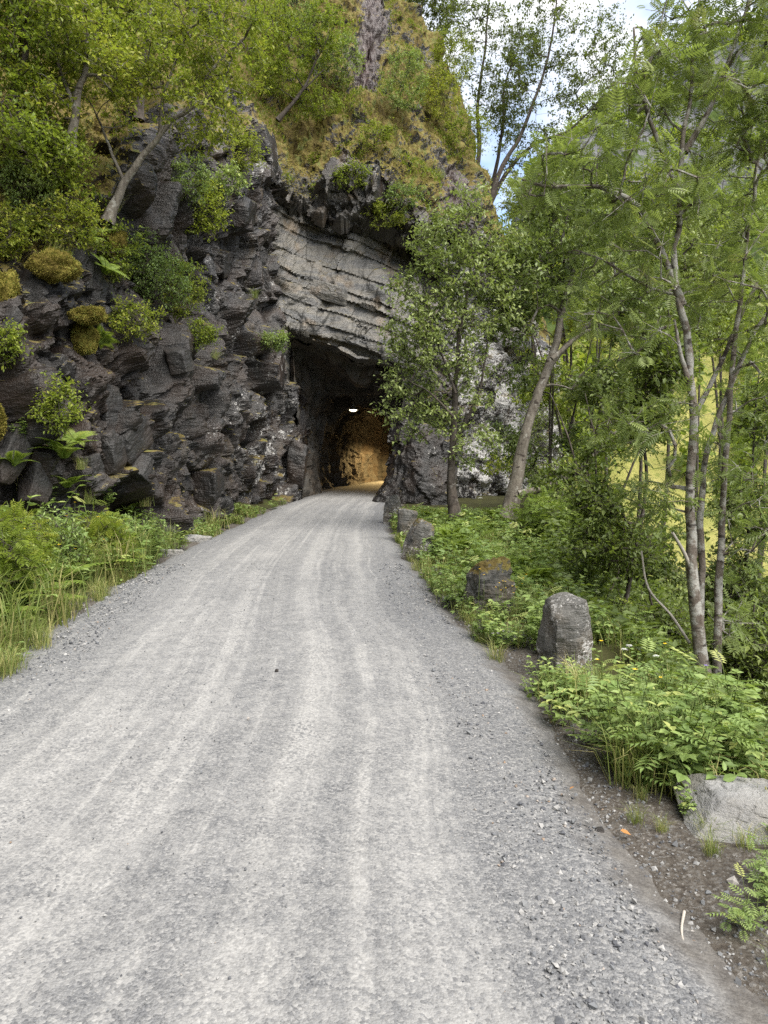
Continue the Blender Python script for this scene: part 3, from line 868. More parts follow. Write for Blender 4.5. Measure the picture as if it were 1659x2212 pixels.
def seg_tubes(A, B, ra, rb, sides=4):
    """a tapered prism for every segment A-B"""
    A, B = np.asarray(A, float), np.asarray(B, float)
    d = unit(B - A)
    ref = np.where(np.abs(d[:, 2:3]) < 0.9, np.array([[0, 0, 1.0]]), np.array([[1.0, 0, 0]]))
    s = unit(np.cross(d, ref)); t = np.cross(d, s)
    th = np.arange(sides) * 2 * math.pi / sides
    ring = np.cos(th)[None, :, None] * s[:, None, :] + np.sin(th)[None, :, None] * t[:, None, :]
    V = np.concatenate([A[:, None, :] + ring * np.asarray(ra)[:, None, None], B[:, None, :] + ring * np.asarray(rb)[:, None, None]], 1)
    n = len(A); base_i = (np.arange(n) * 2 * sides)[:, None, None]
    i = np.arange(sides); j = (i + 1) % sides
    F = np.stack([i, j, j + sides, i + sides], -1)[None] + base_i
    return V.reshape(-1, 3), F.reshape(-1, 4)


def tube(pts, rad, sides=10, knob=0.0, seed=0):
    """one smooth tube along points"""
    pts = np.asarray(pts, float); rad = np.asarray(rad, float)
    t = unit(np.gradient(pts, axis=0))
    ref = np.array([1.0, 0.15, 0.1]); s = unit(np.cross(t, ref)); b = np.cross(t, s)
    th = np.linspace(0, 2 * math.pi, sides, endpoint=False)
    R = rad[:, None] * np.ones((1, sides))
    if knob:
        P0 = np.stack([np.cos(th)[None, :] * 1.5 + pts[:, 2:3] * 0, np.sin(th)[None, :] * 1.5 + pts[:, 2:3] * 0, pts[:, 2:3] * 2.2 + 0 * th[None, :]], -1)
        R = R * (1 + knob * fbm(P0.reshape(-1, 3) + seed, 3, 7).reshape(R.shape))
    V = pts[:, None, :] + R[:, :, None] * (np.cos(th)[None, :, None] * s[:, None, :] + np.sin(th)[None, :, None] * b[:, None, :])
    n = len(pts); i = np.arange(n - 1)[:, None] * sides; j = np.arange(sides)[None, :]; jn = (j + 1) % sides
    F = np.stack([i + j, i + jn, i + sides + jn, i + sides + j], -1).reshape(-1, 4)
    return V.reshape(-1, 3), F


def join_vf(parts):
    vs, fs, o = [], [], 0
    for v, f in parts:
        vs.append(v); fs.append(f + o); o += len(v)
    return np.concatenate(vs), np.concatenate(fs)


def make_tree(name, label, cat, stems, blobs, n_att, bark, leafmat, leaf='leaf', leaf_size=0.07, n_twig=4, n_leaf=7, seed=0, twig_len=0.3,
              group=None, tint=(0.1, 0.95), up_bias=0.5, bare=0.0, upright=0.0, sub=0.35):
    """stems: list of (points, r0, r1) in world space; blobs: list of (centre, radii) that the crown fills"""
    rg = np.random.default_rng(seed + 100)
    root_p = np.array(stems[0][0][0], float)
    root = empty(name, root_p)
    nodes, nrad = [], []
    for k, (pts, r0, r1) in enumerate(stems):
        c = crom(np.asarray(pts, float), 7)
        n = len(c)
        jit = np.stack([fbm(np.stack([np.arange(n) * 0.35, np.full(n, k * 3.1 + a), np.full(n, seed * 1.7)], -1), 3, 200 + a) for a in range(3)], -1)
        c = c + jit * min(0.05, r0 * 0.55) * np.linspace(0.2, 1, n)[:, None]
        r = r0 + (r1 - r0) * np.linspace(0, 1, n) ** 0.8
        if k == 0: r = r * (1 + 0.55 * np.exp(-np.linspace(0, 1, n) * 14))
        tv_, tf_ = tube(c - root_p, r, 12 if r0 > 0.05 else 7, 0.16, seed + k)
        build('trunk' if k == 0 else 'limb', tv_, tf_, bark, root, smooth=True)
        nodes.extend(c); nrad.extend(r)
    nT = len(nodes)
    cap = nT + n_att * 14
    P = np.zeros((cap, 3)); P[:nT] = nodes
    par = np.full(cap, -1, int); tcount = np.zeros(cap)
    cnt = nT
    wts = np.array([r[0] * r[1] * r[2] for _, r in blobs]) ** 0.8; wts /= wts.sum()
    which = rg.choice(len(blobs), n_att, p=wts)
    dirs = unit(rg.normal(size=(n_att, 3)))
    rads = rg.uniform(0.25, 1, n_att) ** 0.5
    att = np.array([blobs[w][0] for w in which]) + dirs * rads[:, None] * np.array([blobs[w][1] for w in which])
    dist0 = np.min(np.linalg.norm(att[:, None, :] - P[None, :nT:3, :], axis=-1), axis=1)
    tips, tipdir = [], []
    for a in np.argsort(dist0):
        p = att[a]
        dv = p - P[:cnt]
        dd = np.linalg.norm(dv, axis=1)
        cost = dd + up_bias * np.maximum(0, -dv[:, 2]) + 0.05 * rg.random(cnt)
        j = int(np.argmin(cost)); L = dd[j]
        if L < 0.06: tips.append(p); tipdir.append(unit(rg.normal(size=3))); continue
        st = P[j]; nseg = int(min(12, max(2, L / 0.22)))
        mid = st + (p - st) * 0.5 + rg.normal(size=3) * 0.10 * L + np.array([0, 0, 0.10 * L + upright * L])
        prev = j
        for s in range(1, nseg + 1):
            t = s / nseg
            q = (1 - t) ** 2 * st + 2 * t * (1 - t) * mid + t * t * p
            if s < nseg: q = q + rg.normal(size=3) * 0.018 * min(L, 1.2)
            P[cnt] = q; par[cnt] = prev; prev = cnt; cnt += 1
        tcount[prev] += 1
        tips.append(p); tipdir.append(unit(P[prev] - P[par[prev]]))
    acc = tcount.copy()
    for i in range(cnt - 1, nT - 1, -1):
        if par[i] >= 0: acc[par[i]] += acc[i]
    rr = 0.0042 * np.sqrt(np.maximum(acc, 1)) * (leaf_size / 0.08) ** 0.3
    for i in range(nT): rr[i] = nrad[i]
    idx = np.arange(nT, cnt)
    if len(idx):
        ra = np.minimum(rr[par[idx]], rr[idx] * 1.35); 
        bv, bf = seg_tubes(P[par[idx]] - root_p, P[idx] - root_p, ra, rr[idx] * 0.92, 5)
        bro = build('branches', bv, bf, bark, root); bro['kind'] = 'stuff'
    tips = np.array(tips); tipdir = np.array(tipdir)
    keep = rg.random(len(tips)) >= bare
    tips, tipdir = tips[keep], tipdir[keep]
    # twigs and their leaves
    nt_ = len(tips) * n_twig
    T0 = np.repeat(tips, n_twig, 0); TD = unit(np.repeat(tipdir, n_twig, 0) * 0.55 + rg.normal(size=(nt_, 3)) * np.array([0.8, 0.8, 0.45]) + np.array([0, 0, 0.12 + upright]))
    TL = twig_len * rg.uniform(0.5, 1.35, nt_)
    T0 = T0 - TD * (TL * rg.uniform(0, 0.45, nt_))[:, None]
    T1 = T0 + TD * TL[:, None]
    tv, tf = seg_tubes(T0 - root_p, T1 - root_p, np.full(nt_, 0.0035), np.full(nt_, 0.0015), 3)
    build('twigs', tv, tf, bark, bro)['kind'] = 'stuff'
    n = nt_ * n_leaf
    tt = np.tile((np.arange(n_leaf) + 0.6) / n_leaf, nt_) + rg.normal(size=n) * 0.04
    LP = np.repeat(T0, n_leaf, 0) + np.repeat(TD * TL[:, None], n_leaf, 0) * tt[:, None] + rg.normal(size=(n, 3)) * 0.10 * twig_len
    side = unit(np.cross(np.repeat(TD, n_leaf, 0), rg.normal(size=(n, 3))))
    LD = unit(np.repeat(TD, n_leaf, 0) * 0.55 + side * 0.9 + np.array([0, 0, -0.12]))
    LU = unit(np.array([0, 0, 1.0]) + rg.normal(size=(n, 3)) * 0.42)
    LS = leaf_size * rg.uniform(0.45, 1.4, n) * np.repeat(rg.uniform(0.8, 1.2, nt_), n_leaf)
    tw = np.repeat(np.clip(rg.normal(0.5, 0.16, nt_) + 0.30 * fbm(T0 * 0.9, 2, 3), 0, 1), n_leaf)
    ti = np.clip(tint[0] + (tint[1] - tint[0]) * (0.55 * tw + 0.45 * rg.random(n)), 0, 1)
    lv, lf, lt = stamp(leaf, LP - root_p, LD, LU, LS, ti)
    build('crown', lv, lf, leafmat, root, attrs={'tint': lt})['kind'] = 'stuff'
    tag(root, label, cat, group)
    return root


def px(pts, d):
    return [W(u, v, d + (0 if len(e) == 0 else e[0])) for u, v, *e in pts]


def blob(u, v, d, ru, rv, rd=None):
    k = d / FPX
    return (W(u, v, d), np.array([ru * k, (rd if rd else (ru + rv) * 0.5 * k), rv * k]))


# ------------------------------------------------------------------ trees to the right of the road
d = 7.0
make_tree('rowan_tree', 'large rowan with spotted twin trunks at the right edge above the slope', 'tree',
          [(px([(1532, 1545), (1512, 1400), (1494, 1230), (1492, 1060), (1498, 900), (1484, 740), (1458, 600), (1464, 480), (1470, 350), (1490, 200), (1502, 60), (1512, -60)], d), 0.064, 0.011),
           (px([(1546, 1530), (1550, 1380), (1556, 1200), (1566, 1000), (1578, 850), (1590, 700), (1612, 520), (1640, 350), (1662, 200)], d + 0.1), 0.046, 0.012),
           (px([(1508, 1400), (1516, 1250), (1514, 1100), (1532, 960), (1596, 790), (1668, 660)], d + 0.15), 0.045, 0.02),
           (px([(1490, 830), (1470, 760), (1456, 690)], d - 0.05), 0.03, 0.012),
           (px([(1474, 660), (1418, 520), (1370, 440), (1290, 405), (1200, 402), (1130, 385)], d), 0.045, 0.012),
           (px([(1475, 640), (1400, 620), (1300, 560), (1240, 540)], d + 0.3), 0.02, 0.008),
           (px([(1500, 900), (1560, 780), (1620, 640), (1690, 520)], d + 0.2), 0.03, 0.012),
           (px([(1470, 420), (1420, 300), (1380, 180), (1370, 60)], d), 0.03, 0.01),
           (px([(1480, 330), (1540, 220), (1600, 60), (1640, -40)], d), 0.035, 0.01)],
          [blob(1430, 110, d, 80, 130, .7), blob(1560, 60, d, 110, 120, .7), blob(1350, 240, d, 70, 80, .7), blob(1550, 260, d, 120, 90, .8), blob(1250, 370, d, 110, 60, .8), blob(1640, 240, d, 60, 200, .7),
           blob(1400, 450, d, 120, 90, .9), blob(1620, 560, d, 70, 130, .7), blob(1330, 540, d, 100, 60, .8), blob(1640, 780, d, 60, 130, .6), blob(1160, 420, d, 50, 50, .5), blob(1540, 620, d, 60, 90, .6), blob(1400, 640, d, 70, 60, .5), blob(1580, 980, d, 70, 80, .5), blob(1450, 900, d, 50, 70, .5), blob(1380, 740, d, 70, 50, .5), blob(1300, 690, d, 60, 50, .5), blob(1430, 1060, d, 60, 60, .4), blob(1610, 1130, d, 60, 80, .5), blob(1590, 1320, d, 70, 60, .4), blob(1350, 930, d, 50, 50, .4)],
          400, M['bark_spot'], M['leaf_rowan'], 'pin', 0.155, 3, 3, 1, 0.26, tint=(0.2, 1.0))

d = 16.5
make_tree('sallow_tree', 'leaning grey sallow with a long low limb beside the tunnel rock', 'tree',
          [(px([(1098, 1120), (1112, 1050), (1132, 950), (1160, 860), (1190, 780), (1212, 690), (1232, 600), (1262, 500)], d), 0.17, 0.05),
           (px([(1188, 790), (1240, 730), (1300, 690), (1400, 650), (1500, 600)], d), 0.075, 0.025),
           (px([(1192, 775), (1270, 715), (1360, 715)], d - .3), 0.06, 0.02),
           (px([(1120, 1068), (1200, 1045), (1262, 1005), (1300, 965), (1345, 925), (1420, 900), (1480, 870)], d - .5), 0.09, 0.03),
           (px([(1232, 600), (1212, 540), (1225, 470), (1240, 400)], d), 0.05, 0.015),
           (px([(1225, 640), (1290, 590), (1330, 530)], d + .3), 0.04, 0.015)],
          [blob(1220, 500, d, 110, 110), blob(1300, 620, d, 130, 80), blob(1130, 600, d, 80, 110), blob(1420, 700, d, 110, 90), blob(1200, 420, d, 90, 70), blob(1360, 840, d, 110, 80), blob(1110, 700, d, 40, 60), blob(1290, 830, d, 60, 50)],
          600, M['bark_grey'], M['leaf_sallow'], 'leaf', 0.115, 4, 9, 2, 0.45, tint=(0.15, 1.0))
d = 16.0
make_tree('sallow_tree', 'slender leafy sallow hiding the right side of the tunnel mouth', 'tree',
          [(px([(982, 1115), (974, 1030), (980, 920), (986, 820), (996, 720), (1012, 620), (1018, 500)], d), 0.11, 0.02),
           (px([(985, 850), (960, 780), (930, 700), (915, 620)], d - .3), 0.035, 0.012),
           (px([(978, 960), (1030, 860), (1050, 760), (1055, 660)], d + .2), 0.05, 0.012),
           (px([(980, 900), (930, 850), (880, 820)], d - .4), 0.03, 0.01)],
          [blob(975, 520, d, 90, 70), blob(930, 620, d, 75, 75), blob(900, 720, d, 60, 60), blob(960, 740, d, 90, 90), blob(1050, 640, d, 70, 110), blob(890, 830, d, 55, 50), blob(930, 910, d, 75, 50), blob(1030, 820, d, 45, 60), blob(1010, 440, d, 60, 40), blob(1020, 960, d, 60, 50), blob(868, 640, d, 35, 45), blob(862, 770, d, 35, 40), blob(868, 880, d, 40, 40), blob(1090, 540, d, 50, 60)],
          430, M['bark_dark'], M['leaf_sallow'], 'leaf', 0.095, 4, 9, 3, 0.46, tint=(0.25, 1.0))

# skyline trees on the ridge
d = 37.0
sk = [('tall aspen leaning right from the ridge top against the sky', [(1030, 520), (1078, 375), (1120, 300), (1160, 200), (1190, 90), (1205, -40)], [(1180, 60, 95, 90), (1110, 150, 80, 80), (1240, 170, 70, 70), (1180, 250, 60, 50)]),
      ('upright dark aspen on the ridge beside the mossy slope', [(1010, 480), (1035, 330), (1032, 220), (1050, 90), (1060, -40)], [(1030, 60, 80, 80), (970, 130, 70, 90), (1060, 210, 50, 70), (1010, -10, 90, 50)]),
      ('low aspen spreading out over the gap right of the ridge', [(1020, 520), (1090, 380), (1150, 315), (1230, 280), (1300, 210)], [(1280, 180, 80, 80), (1200, 320, 70, 40), (1310, 90, 40, 80), (1110, 330, 40, 50)]),
      ('small aspen at the top of the mossy slope near the brown slab', [(860, 180), (900, 60), (915, 0), (925, -80)], [(930, 10, 60, 60), (880, 0, 30, 40)]),
      ('thin dark aspen between the ridge and the gap of sky', [(1030, 520), (1070, 370), (1085, 280), (1090, 190), (1120, 100)], [(1100, 230, 45, 70), (1130, 110, 45, 60)])]
for k, (lab, st, bl) in enumerate(sk):
    dd = d + [0, 1.5, 1.0, 3, 2.5][k]
    make_tree('aspen_tree', lab, 'tree', [(px(st, dd), 0.16 - 0.02 * (k > 2), 0.03)], [blob(u, v, dd, a, b_, 1.6) for u, v, a, b_ in bl], 200, M['bark_dark'], M['leaf_aspen'], 'leaf', 0.13, 4, 9, 20 + k, 0.6, group='trees on the ridge')

# ravine trees behind the verge
rav = [
    (9.5, [(1330, 1420), (1360, 1250), (1395, 1050), (1390, 900), (1410, 700)], [(1390, 900, 60, 70), (1330, 1180, 90, 60), (1430, 780, 70, 60), (1290, 1080, 60, 50)], 'bark_dark', 'leaf_dark', 'leaf', .075, 'thin dark rowan just left of the spotted twin trunks'),
    (11.0, [(1600, 1500), (1610, 1250), (1625, 1000), (1640, 800)], [(1620, 1100, 70, 100), (1640, 900, 50, 80), (1600, 1270, 80, 90), (1560, 1400, 70, 60)], 'bark_dark', 'leaf_dark', 'leaf', .08, 'bushy dark young tree at the right edge behind the rowan'),
    (13.0, [(1240, 1360), (1255, 1250), (1275, 1130), (1300, 1020)], [(1230, 1180, 90, 80), (1310, 1250, 80, 70), (1180, 1120, 60, 50), (1370, 1330, 80, 70)], 'bark_dark', 'fern', 'pin4', .17, 'low bright rowan spreading over the dark hollow behind the mossy boulder'),
    (20.0, [(1420, 1250), (1440, 1050), (1450, 800), (1440, 600), (1450, 460)], [(1440, 540, 110, 90), (1520, 620, 90, 70), (1380, 660, 70, 60), (1560, 460, 90, 90)], 'bark_dark', 'leaf_sallow', 'leaf', .10, 'taller tree filling the gap behind the spotted rowan trunks'),
    (23.0, [(1300, 1200), (1310, 1000), (1290, 780), (1300, 600)], [(1300, 640, 80, 110), (1270, 480, 90, 80), (1340, 900, 80, 90), (1190, 900, 60, 80)], 'bark_grey', 'leaf_sallow', 'leaf', .10, 'pale tree growing close against the right shoulder of the cliff'),
    (28.0, [(1200, 520), (1210, 420), (1215, 330)], [(1180, 440, 90, 70), (1250, 400, 70, 60), (1130, 420, 50, 50)], 'bark_dark', 'leaf_sallow', 'leaf', .11, 'leafy treetop showing right below the ridge end'),
    (26.0, [(1500, 1250), (1505, 1000), (1510, 760), (1500, 600)], [(1510, 660, 80, 80), (1440, 700, 60, 60), (1570, 720, 60, 60), (1500, 540, 90, 70)], 'bark_dark', 'leaf_left', 'leaf', .12, 'sunny yellow green tree in front of the meadow'),
    (30.0, [(1380, 1150), (1385, 950), (1390, 700), (1400, 480)], [(1380, 560, 80, 90), (1340, 700, 60, 70), (1420, 420, 80, 70), (1300, 430, 60, 50)], 'bark_dark', 'leaf_left', 'leaf', .12, 'bright tree behind the long low sallow limb'),
    (9.0, [(1600, 1720), (1610, 1560), (1620, 1420), (1630, 1300)], [(1620, 1400, 60, 80), (1580, 1500, 60, 60), (1650, 1530, 50, 70)], 'bark_dark', 'leaf_dark', 'leaf', .07, 'dark bush at the right edge beside the rowan foot'),
    (8.5, [(1430, 1640), (1440, 1500), (1420, 1380), (1400, 1260)], [(1400, 1380, 90, 80), (1330, 1430, 70, 60), (1450, 1500, 70, 60)], 'bark_dark', 'leaf_dark', 'leaf', .07, 'dark bush in the hollow left of the rowan foot'),
]
for k, (dd, st, bl, bk, lm, lf, ls, lab) in enumerate(rav):
    make_tree('young_tree', lab, 'tree', [(px(st, dd), 0.008 * dd ** 0.7, 0.010)], [blob(u, v, dd, a, b_) for u, v, a, b_ in bl], 300, M[bk], M[lm], lf, ls, 4, 8 if lf == 'leaf' else 3, 40 + k, 0.30 + 0.008 * dd, group='trees in the ravine', tint=(0.2, 1.0))

sap = [(18.0, (1185, 1180), (1195, 740), 'leaf_sallow', 'slim sapling just right of the leaning sallow stem'),
       (21.0, (1255, 1200), (1275, 660), 'leaf_left', 'slim pale sapling behind the fork of the leaning sallow'),
       (15.0, (1290, 1260), (1330, 860), 'leaf_dark', 'slim dark sapling rising through the long low limb'),
       (20.0, (1635, 1300), (1640, 700), 'leaf_sallow', 'slim sapling at the right edge before the meadow'),
       (10.5, (1275, 1440), (1262, 1210), 'leaf_rowan', 'low leafy sapling behind the upright guard stone'),
       (9.5, (1480, 1590), (1470, 1370), 'leaf_dark', 'low dark sapling touching the rowan foot on the left'),
       (12.0, (1370, 1400), (1385, 1190), 'leaf_dark', 'low dark sapling in the hollow below the meadow'),
       (11.0, (1575, 1500), (1570, 1260), 'leaf_sallow', 'low sapling right of the rowan foot'),
       (13.0, (1200, 1330), (1185, 1150), 'leaf_herb', 'low bright sapling above the mossy boulder'),
       (33.0, (1240, 900), (1250, 430), 'leaf_left', 'tall bright tree standing far behind the leaning sallow'),
       (34.0, (1160, 800), (1150, 480), 'leaf_sallow', 'tree standing at the right end of the ridge'),
       (40.0, (1560, 1000), (1570, 430), 'leaf_left', 'tall bright tree far behind the spotted rowan')]
for k, (dd, b0_, t0_, lm, lab) in enumerate(sap):
    g = np.random.default_rng(700 + k)
    hgt_px = b0_[1] - t0_[1]
    stems = []
    for i in range(3):
        lean_u = g.normal() * 0.16 * hgt_px
        pts = [(b0_[0] + g.normal() * 6, b0_[1] + 40), (b0_[0] * .6 + t0_[0] * .4 + lean_u * .3, b0_[1] - hgt_px * .4), (t0_[0] + lean_u * .8, t0_[1] + hgt_px * .2), (t0_[0] + lean_u * 1.1, t0_[1] - 10)]
        stems.append((px(pts, dd + g.normal() * .2), 0.0035 * dd ** 0.85 + 0.012, 0.008))
    bl = []
    for i in range(7):
        t = g.uniform(0.25, 1.0)
        bl.append(blob(b0_[0] + (t0_[0] - b0_[0]) * t + g.normal() * 0.16 * hgt_px, b0_[1] - hgt_px * t, dd, g.uniform(35, 62), g.uniform(28, 50), 0.02 * dd + .3))
    make_tree('sapling', lab, 'sapling', stems, bl, 90 if (1330 < b0_[0] and 13 < dd < 25) else 150, M['bark_dark'], M[lm], 'leaf', 0.055 + 0.0028 * dd, 4, 8, 720 + k, 0.22 + 0.008 * dd, group='saplings in the ravine', tint=(0.1, 1.0), bare=0.12)

# ------------------------------------------------------------------ trees on the left cliff
lt = [
    (13.0, [[(232, 480), (262, 410), (310, 335), (360, 275), (420, 235), (500, 190)], [(345, 290), (352, 220), (372, 150), (410, 60)], [(400, 245), (460, 150), (530, 80)], [(270, 395), (240, 330), (210, 250)]],
     [(370, 130, 110, 90), (480, 110, 90, 90), (440, 250, 90, 70), (230, 210, 50, 50), (520, 20, 70, 60), (400, 20, 100, 60)], 'bark_grey', 'left', 0.075, 'birch leaning out to the right over the cliff from a mossy ledge', 330),
    (12.0, [[(150, 330), (165, 230), (190, 110), (200, -40)], [(165, 240), (130, 150), (100, 40)]], [(190, 60, 90, 80), (110, 110, 80, 90), (240, 140, 50, 60), (110, 240, 60, 50)], 'bark_grey', 'left', 0.075, 'pale stemmed upright birch above the left cliff', 260),
    (11.5, [[(40, 330), (45, 200), (60, 60), (70, -60)]], [(40, 100, 70, 90), (30, 250, 60, 70), (90, 330, 70, 50), (60, 0, 80, 50)], 'bark_dark', 'left', 0.075, 'dark stemmed birch at the top left corner', 240),
    (15.0, [[(300, 260), (305, 150), (320, 40), (330, -60)]], [(310, 60, 90, 80), (260, 0, 80, 60), (210, 40, 60, 60)], 'bark_dark', 'left', 0.08, 'thin birch behind the leaning one at the top of the left cliff', 200),
    (22.0, [[(600, 260), (650, 200), (680, 140), (720, 60)], [(650, 200), (700, 150)]], [(640, 120, 60, 60), (700, 70, 45, 60), (590, 60, 60, 60), (580, 160, 40, 40)], 'bark_dark', 'left', 0.09, 'small birch with a bent dark stem on the brow above the portal', 190)]
for k, (dd, sts, bl, bk, lm, ls, lab, na) in enumerate(lt):
    if dd == 22.0: dd = float(on_cliff(600, 268)[0][1]) - 0.05; ls = 0.1
    stems = [(px(s, dd), 0.085 if i == 0 else 0.04, 0.02) for i, s in enumerate(sts)]
    make_tree('birch_tree', lab, 'tree', stems, [blob(u, v, dd, a, b_, 1.1) for u, v, a, b_ in bl], na, M[bk], M['leaf_left'], 'leaf', ls, 4, 10, 60 + k, 0.36, group='trees on the left cliff', tint=(0.1, 1.0))

for k, (u, dd, hh, lab) in enumerate([(30, 8.6, 1.0, 'bush banked against the rock at the left edge'), (120, 9.3, 0.95, 'bush banked against the rock right of the edge one'), (215, 10.6, 0.8, 'low bush banked against the middle of the rock foot'), (300, 12.0, 0.7, 'last low bush of the left bank before the bare rock'), (-20, 7.4, 1.0, 'bush cut off by the left picture edge')]):
    x_ = (u - U0) / FPX * dd; z_ = float(ground_z(np.array([x_]), np.array([dd]))[0])
    g = np.random.default_rng(1500 + k)
    c0 = np.array([x_, dd, z_])
    stems = [([c0 + np.array([g.normal() * .05, 0, -.05]), c0 + np.array([g.normal() * .15, g.normal() * .1, hh * .5]), c0 + np.array([g.normal() * .3, g.normal() * .15, hh * .95])], 0.012, 0.004) for _ in range(5)]
    make_tree('verge_bush', lab, 'bush', stems, [(c0 + np.array([0, 0, hh * .6]), np.array([0.45, 0.3, hh * .45]))], 75, M['bark_dark'], M['leaf_herb'] if k % 2 else M['leaf_left'], 'leaf' if k % 2 else 'pin4', 0.05 if k % 2 else 0.13, 4, 8 if k % 2 else 3, 1500 + k, 0.2, group='bushes against the left rock', tint=(0.15, 1.0), upright=0.1)

# shrubs hanging on ledges and growing on the slope
sh = [(330, 620, 75, 60, 'leafy shrub hanging from the ledge in the middle of the left cliff'), (240, 560, 60, 60, 'feathery shrub below the leaning birch'), (150, 500, 70, 60, 'green shrub on the ledge above the moss cushions'),
      (60, 440, 60, 60, 'shrub at the left edge above the cliff'), (280, 700, 60, 40, 'small trailing shrub low on the left cliff'), (430, 480, 45, 60, 'sparse trailing shrub in front of the grey slabs'),
      (480, 400, 45, 30, 'bushy tuft of shrub on the brow of the left cliff'), (690, 240, 50, 36, 'pale shrub on the mossy slope above the portal'), (620, 190, 60, 50, 'shrub left on the mossy slope under the birch'),
      (860, 200, 50, 70, 'tall upright shrub beside the brown slab'), (940, 230, 45, 60, 'shrub on the ridge edge of the mossy slope'), (800, 300, 36, 30, 'round shrub in the middle of the mossy slope'),
      (880, 430, 40, 30, 'small shrub at the brow right of the portal'), (830, 470, 50, 30, 'shrub on the lip just over the pale slabs'), (1000, 300, 50, 60, 'shrub at the ridge end below the aspens'),
      (650, 60, 60, 70, 'leafy shrub high on the slope at the top edge'), (560, 80, 60, 70, 'shrub between the birches at the top edge'),
      (20, 760, 35, 40, 'shrub at the left edge under the moss'), (590, 735, 30, 20, 'small shrub on the grassy ledge left of the mouth'), (130, 900, 40, 60, 'trailing weeds low on the left cliff'),
      (380, 650, 60, 60, 'leafy shrub right of the hanging one on the left cliff'), (310, 580, 60, 50, 'dense shrub under the leaning birch stem'), (120, 380, 80, 70, 'dense dark shrub under the upright birch'),
      (20, 520, 50, 60, 'shrub at the left edge above the edge moss'), (400, 420, 50, 50, 'shrub by the grey slabs under the brow'), (520, 330, 40, 40, 'small shrub on the corner brow of the left cliff'), (440, 740, 30, 30, 'little shrub in a crack of the dark wall'),
      (740, 150, 50, 60, 'yellow shrub beside the brown slab on the left'), (960, 170, 50, 70, 'shrub against the sky on the ridge edge'), (770, 400, 40, 30, 'shrub over the brow above the pale slabs')]
for k, (u, v, a, b_, lab) in enumerate(sh):
    p, nn = on_cliff(u, v + b_ * 0.5)
    dd = p[1]; kx = dd / FPX
    c0 = np.array([p[0], p[1] - 0.15, p[2]])
    out = nn * np.array([1, 1, 0.2])
    if np.linalg.norm(out) < .1: out = np.array([0.3, -.9, 0])
    out = unit(out)
    H_ = b_ * kx
    stems = [([c0 - out * 0.15, c0 + out * 0.25 * H_ + np.array([0, 0, 0.4 * H_]), c0 + out * 0.35 * H_ + np.array([RNG.normal() * .2 * H_, 0, 1.1 * H_])], 0.018, 0.006)
             for _ in range(3)]
    stems = [([q + np.array([RNG.normal() * 0.25 * a * kx * (i / 2.0), 0, 0]) for i, q in enumerate(s[0])], s[1], s[2]) for s in stems]
    bl = [(c0 + out * 0.3 * H_ + np.array([0, 0, 0.75 * H_]), np.array([a * kx, 0.45 * a * kx, b_ * kx]))]
    small = 0.055 if dd < 16 else 0.075
    na = int(np.clip(85 * (a * b_ / 3600.0) * (15.0 / dd) ** 0.4 * (dd / 15.0), 40, 150))
    make_tree('cliff_shrub', lab, 'shrub', stems, bl, na, M['bark_dark'], M['leaf_left'] if k % 3 else M['leaf_herb'], 'leaf', small, 4, 9, 90 + k, 0.26 if dd < 16 else 0.34, group='shrubs on the cliff', tint=(0.35, 1.0) if v < 500 else (0.15, 1.0), upright=0.15)

# ------------------------------------------------------------------ stones beside the road
def ico(sub):
    import bmesh
    bm = bmesh.new(); bmesh.ops.create_icosphere(bm, subdivisions=sub, radius=1.0)
    v = np.array([x.co[:] for x in bm.verts]); f = np.array([[q.index for q in x.verts] for x in bm.faces])
    bm.free()
    return v, f


ICO = {k: ico(k) for k in (1, 2, 3, 5, 6)}


def stone(name, label, loc, dims, mat, seed, round_=16.0, rough=0.02, rz=0.0, tilt=(0, 0), sub=5, cat='stone', group=None, parent=None, moss=0.0, lichen=0.3, clean=0.0, taper=0.0, cuts=9):
    """a rock cut by planes: box faces set a little askew plus random corner cuts"""
    g = np.random.default_rng(seed)
    v, f = ICO[sub]
    pn = np.array([(1, 0, 0), (-1, 0, 0), (0, 1, 0), (0, -1, 0), (0, 0, 1), (0, 0, -1)], float)
    pn = unit(pn + g.normal(size=pn.shape) * 0.10 + np.array([[0, 0, taper]] * 4 + [[0, 0, 0]] * 2))
    ph = np.ones(6)
    cn_ = unit(g.normal(size=(cuts, 3))); ch = np.abs(cn_).sum(1) * g.uniform(0.66, 0.86, cuts)
    pn = np.vstack([pn, cn_]); ph = np.concatenate([ph, np.maximum(ch, 0.8)])
    dt = np.maximum(v @ pn.T, 0) / ph
    r = (dt ** round_).sum(1) ** (-1.0 / round_)
    dims = np.array(dims, float)
    v = v * r[:, None] * dims * 0.5
    s_ = float(np.mean(dims))
    a, c = blocks((v / s_ * 4.5 + seed * 3.3).astype(f32), seed, 1.2)
    n = unit(v / dims ** 2)
    dsp = rough * (0.9 * a + 1.0 * fbm(v / s_ * 3 + seed, 4, seed) + 0.28 * fbm(v / s_ * 16 + seed, 3, seed))
    v = v + n * (dsp * s_)[:, None]
    up = sstep(0.1, 0.5, v[:, 2] / dims[2])
    o = build(name, v, f, mat, parent, attrs={'clean': np.full(len(v), clean), 'moss': moss * up, 'lichen': np.full(len(v), lichen), 'streak': np.zeros(len(v))})
    o.location = loc; o.rotation_euler = (tilt[0], tilt[1], rz)
    if label: tag(o, label, cat, group)
    return o


def gpos(x, y, dz=0.0): return (x, y, float(ground_z(np.array([x]), np.array([y]))[0]) + dz)


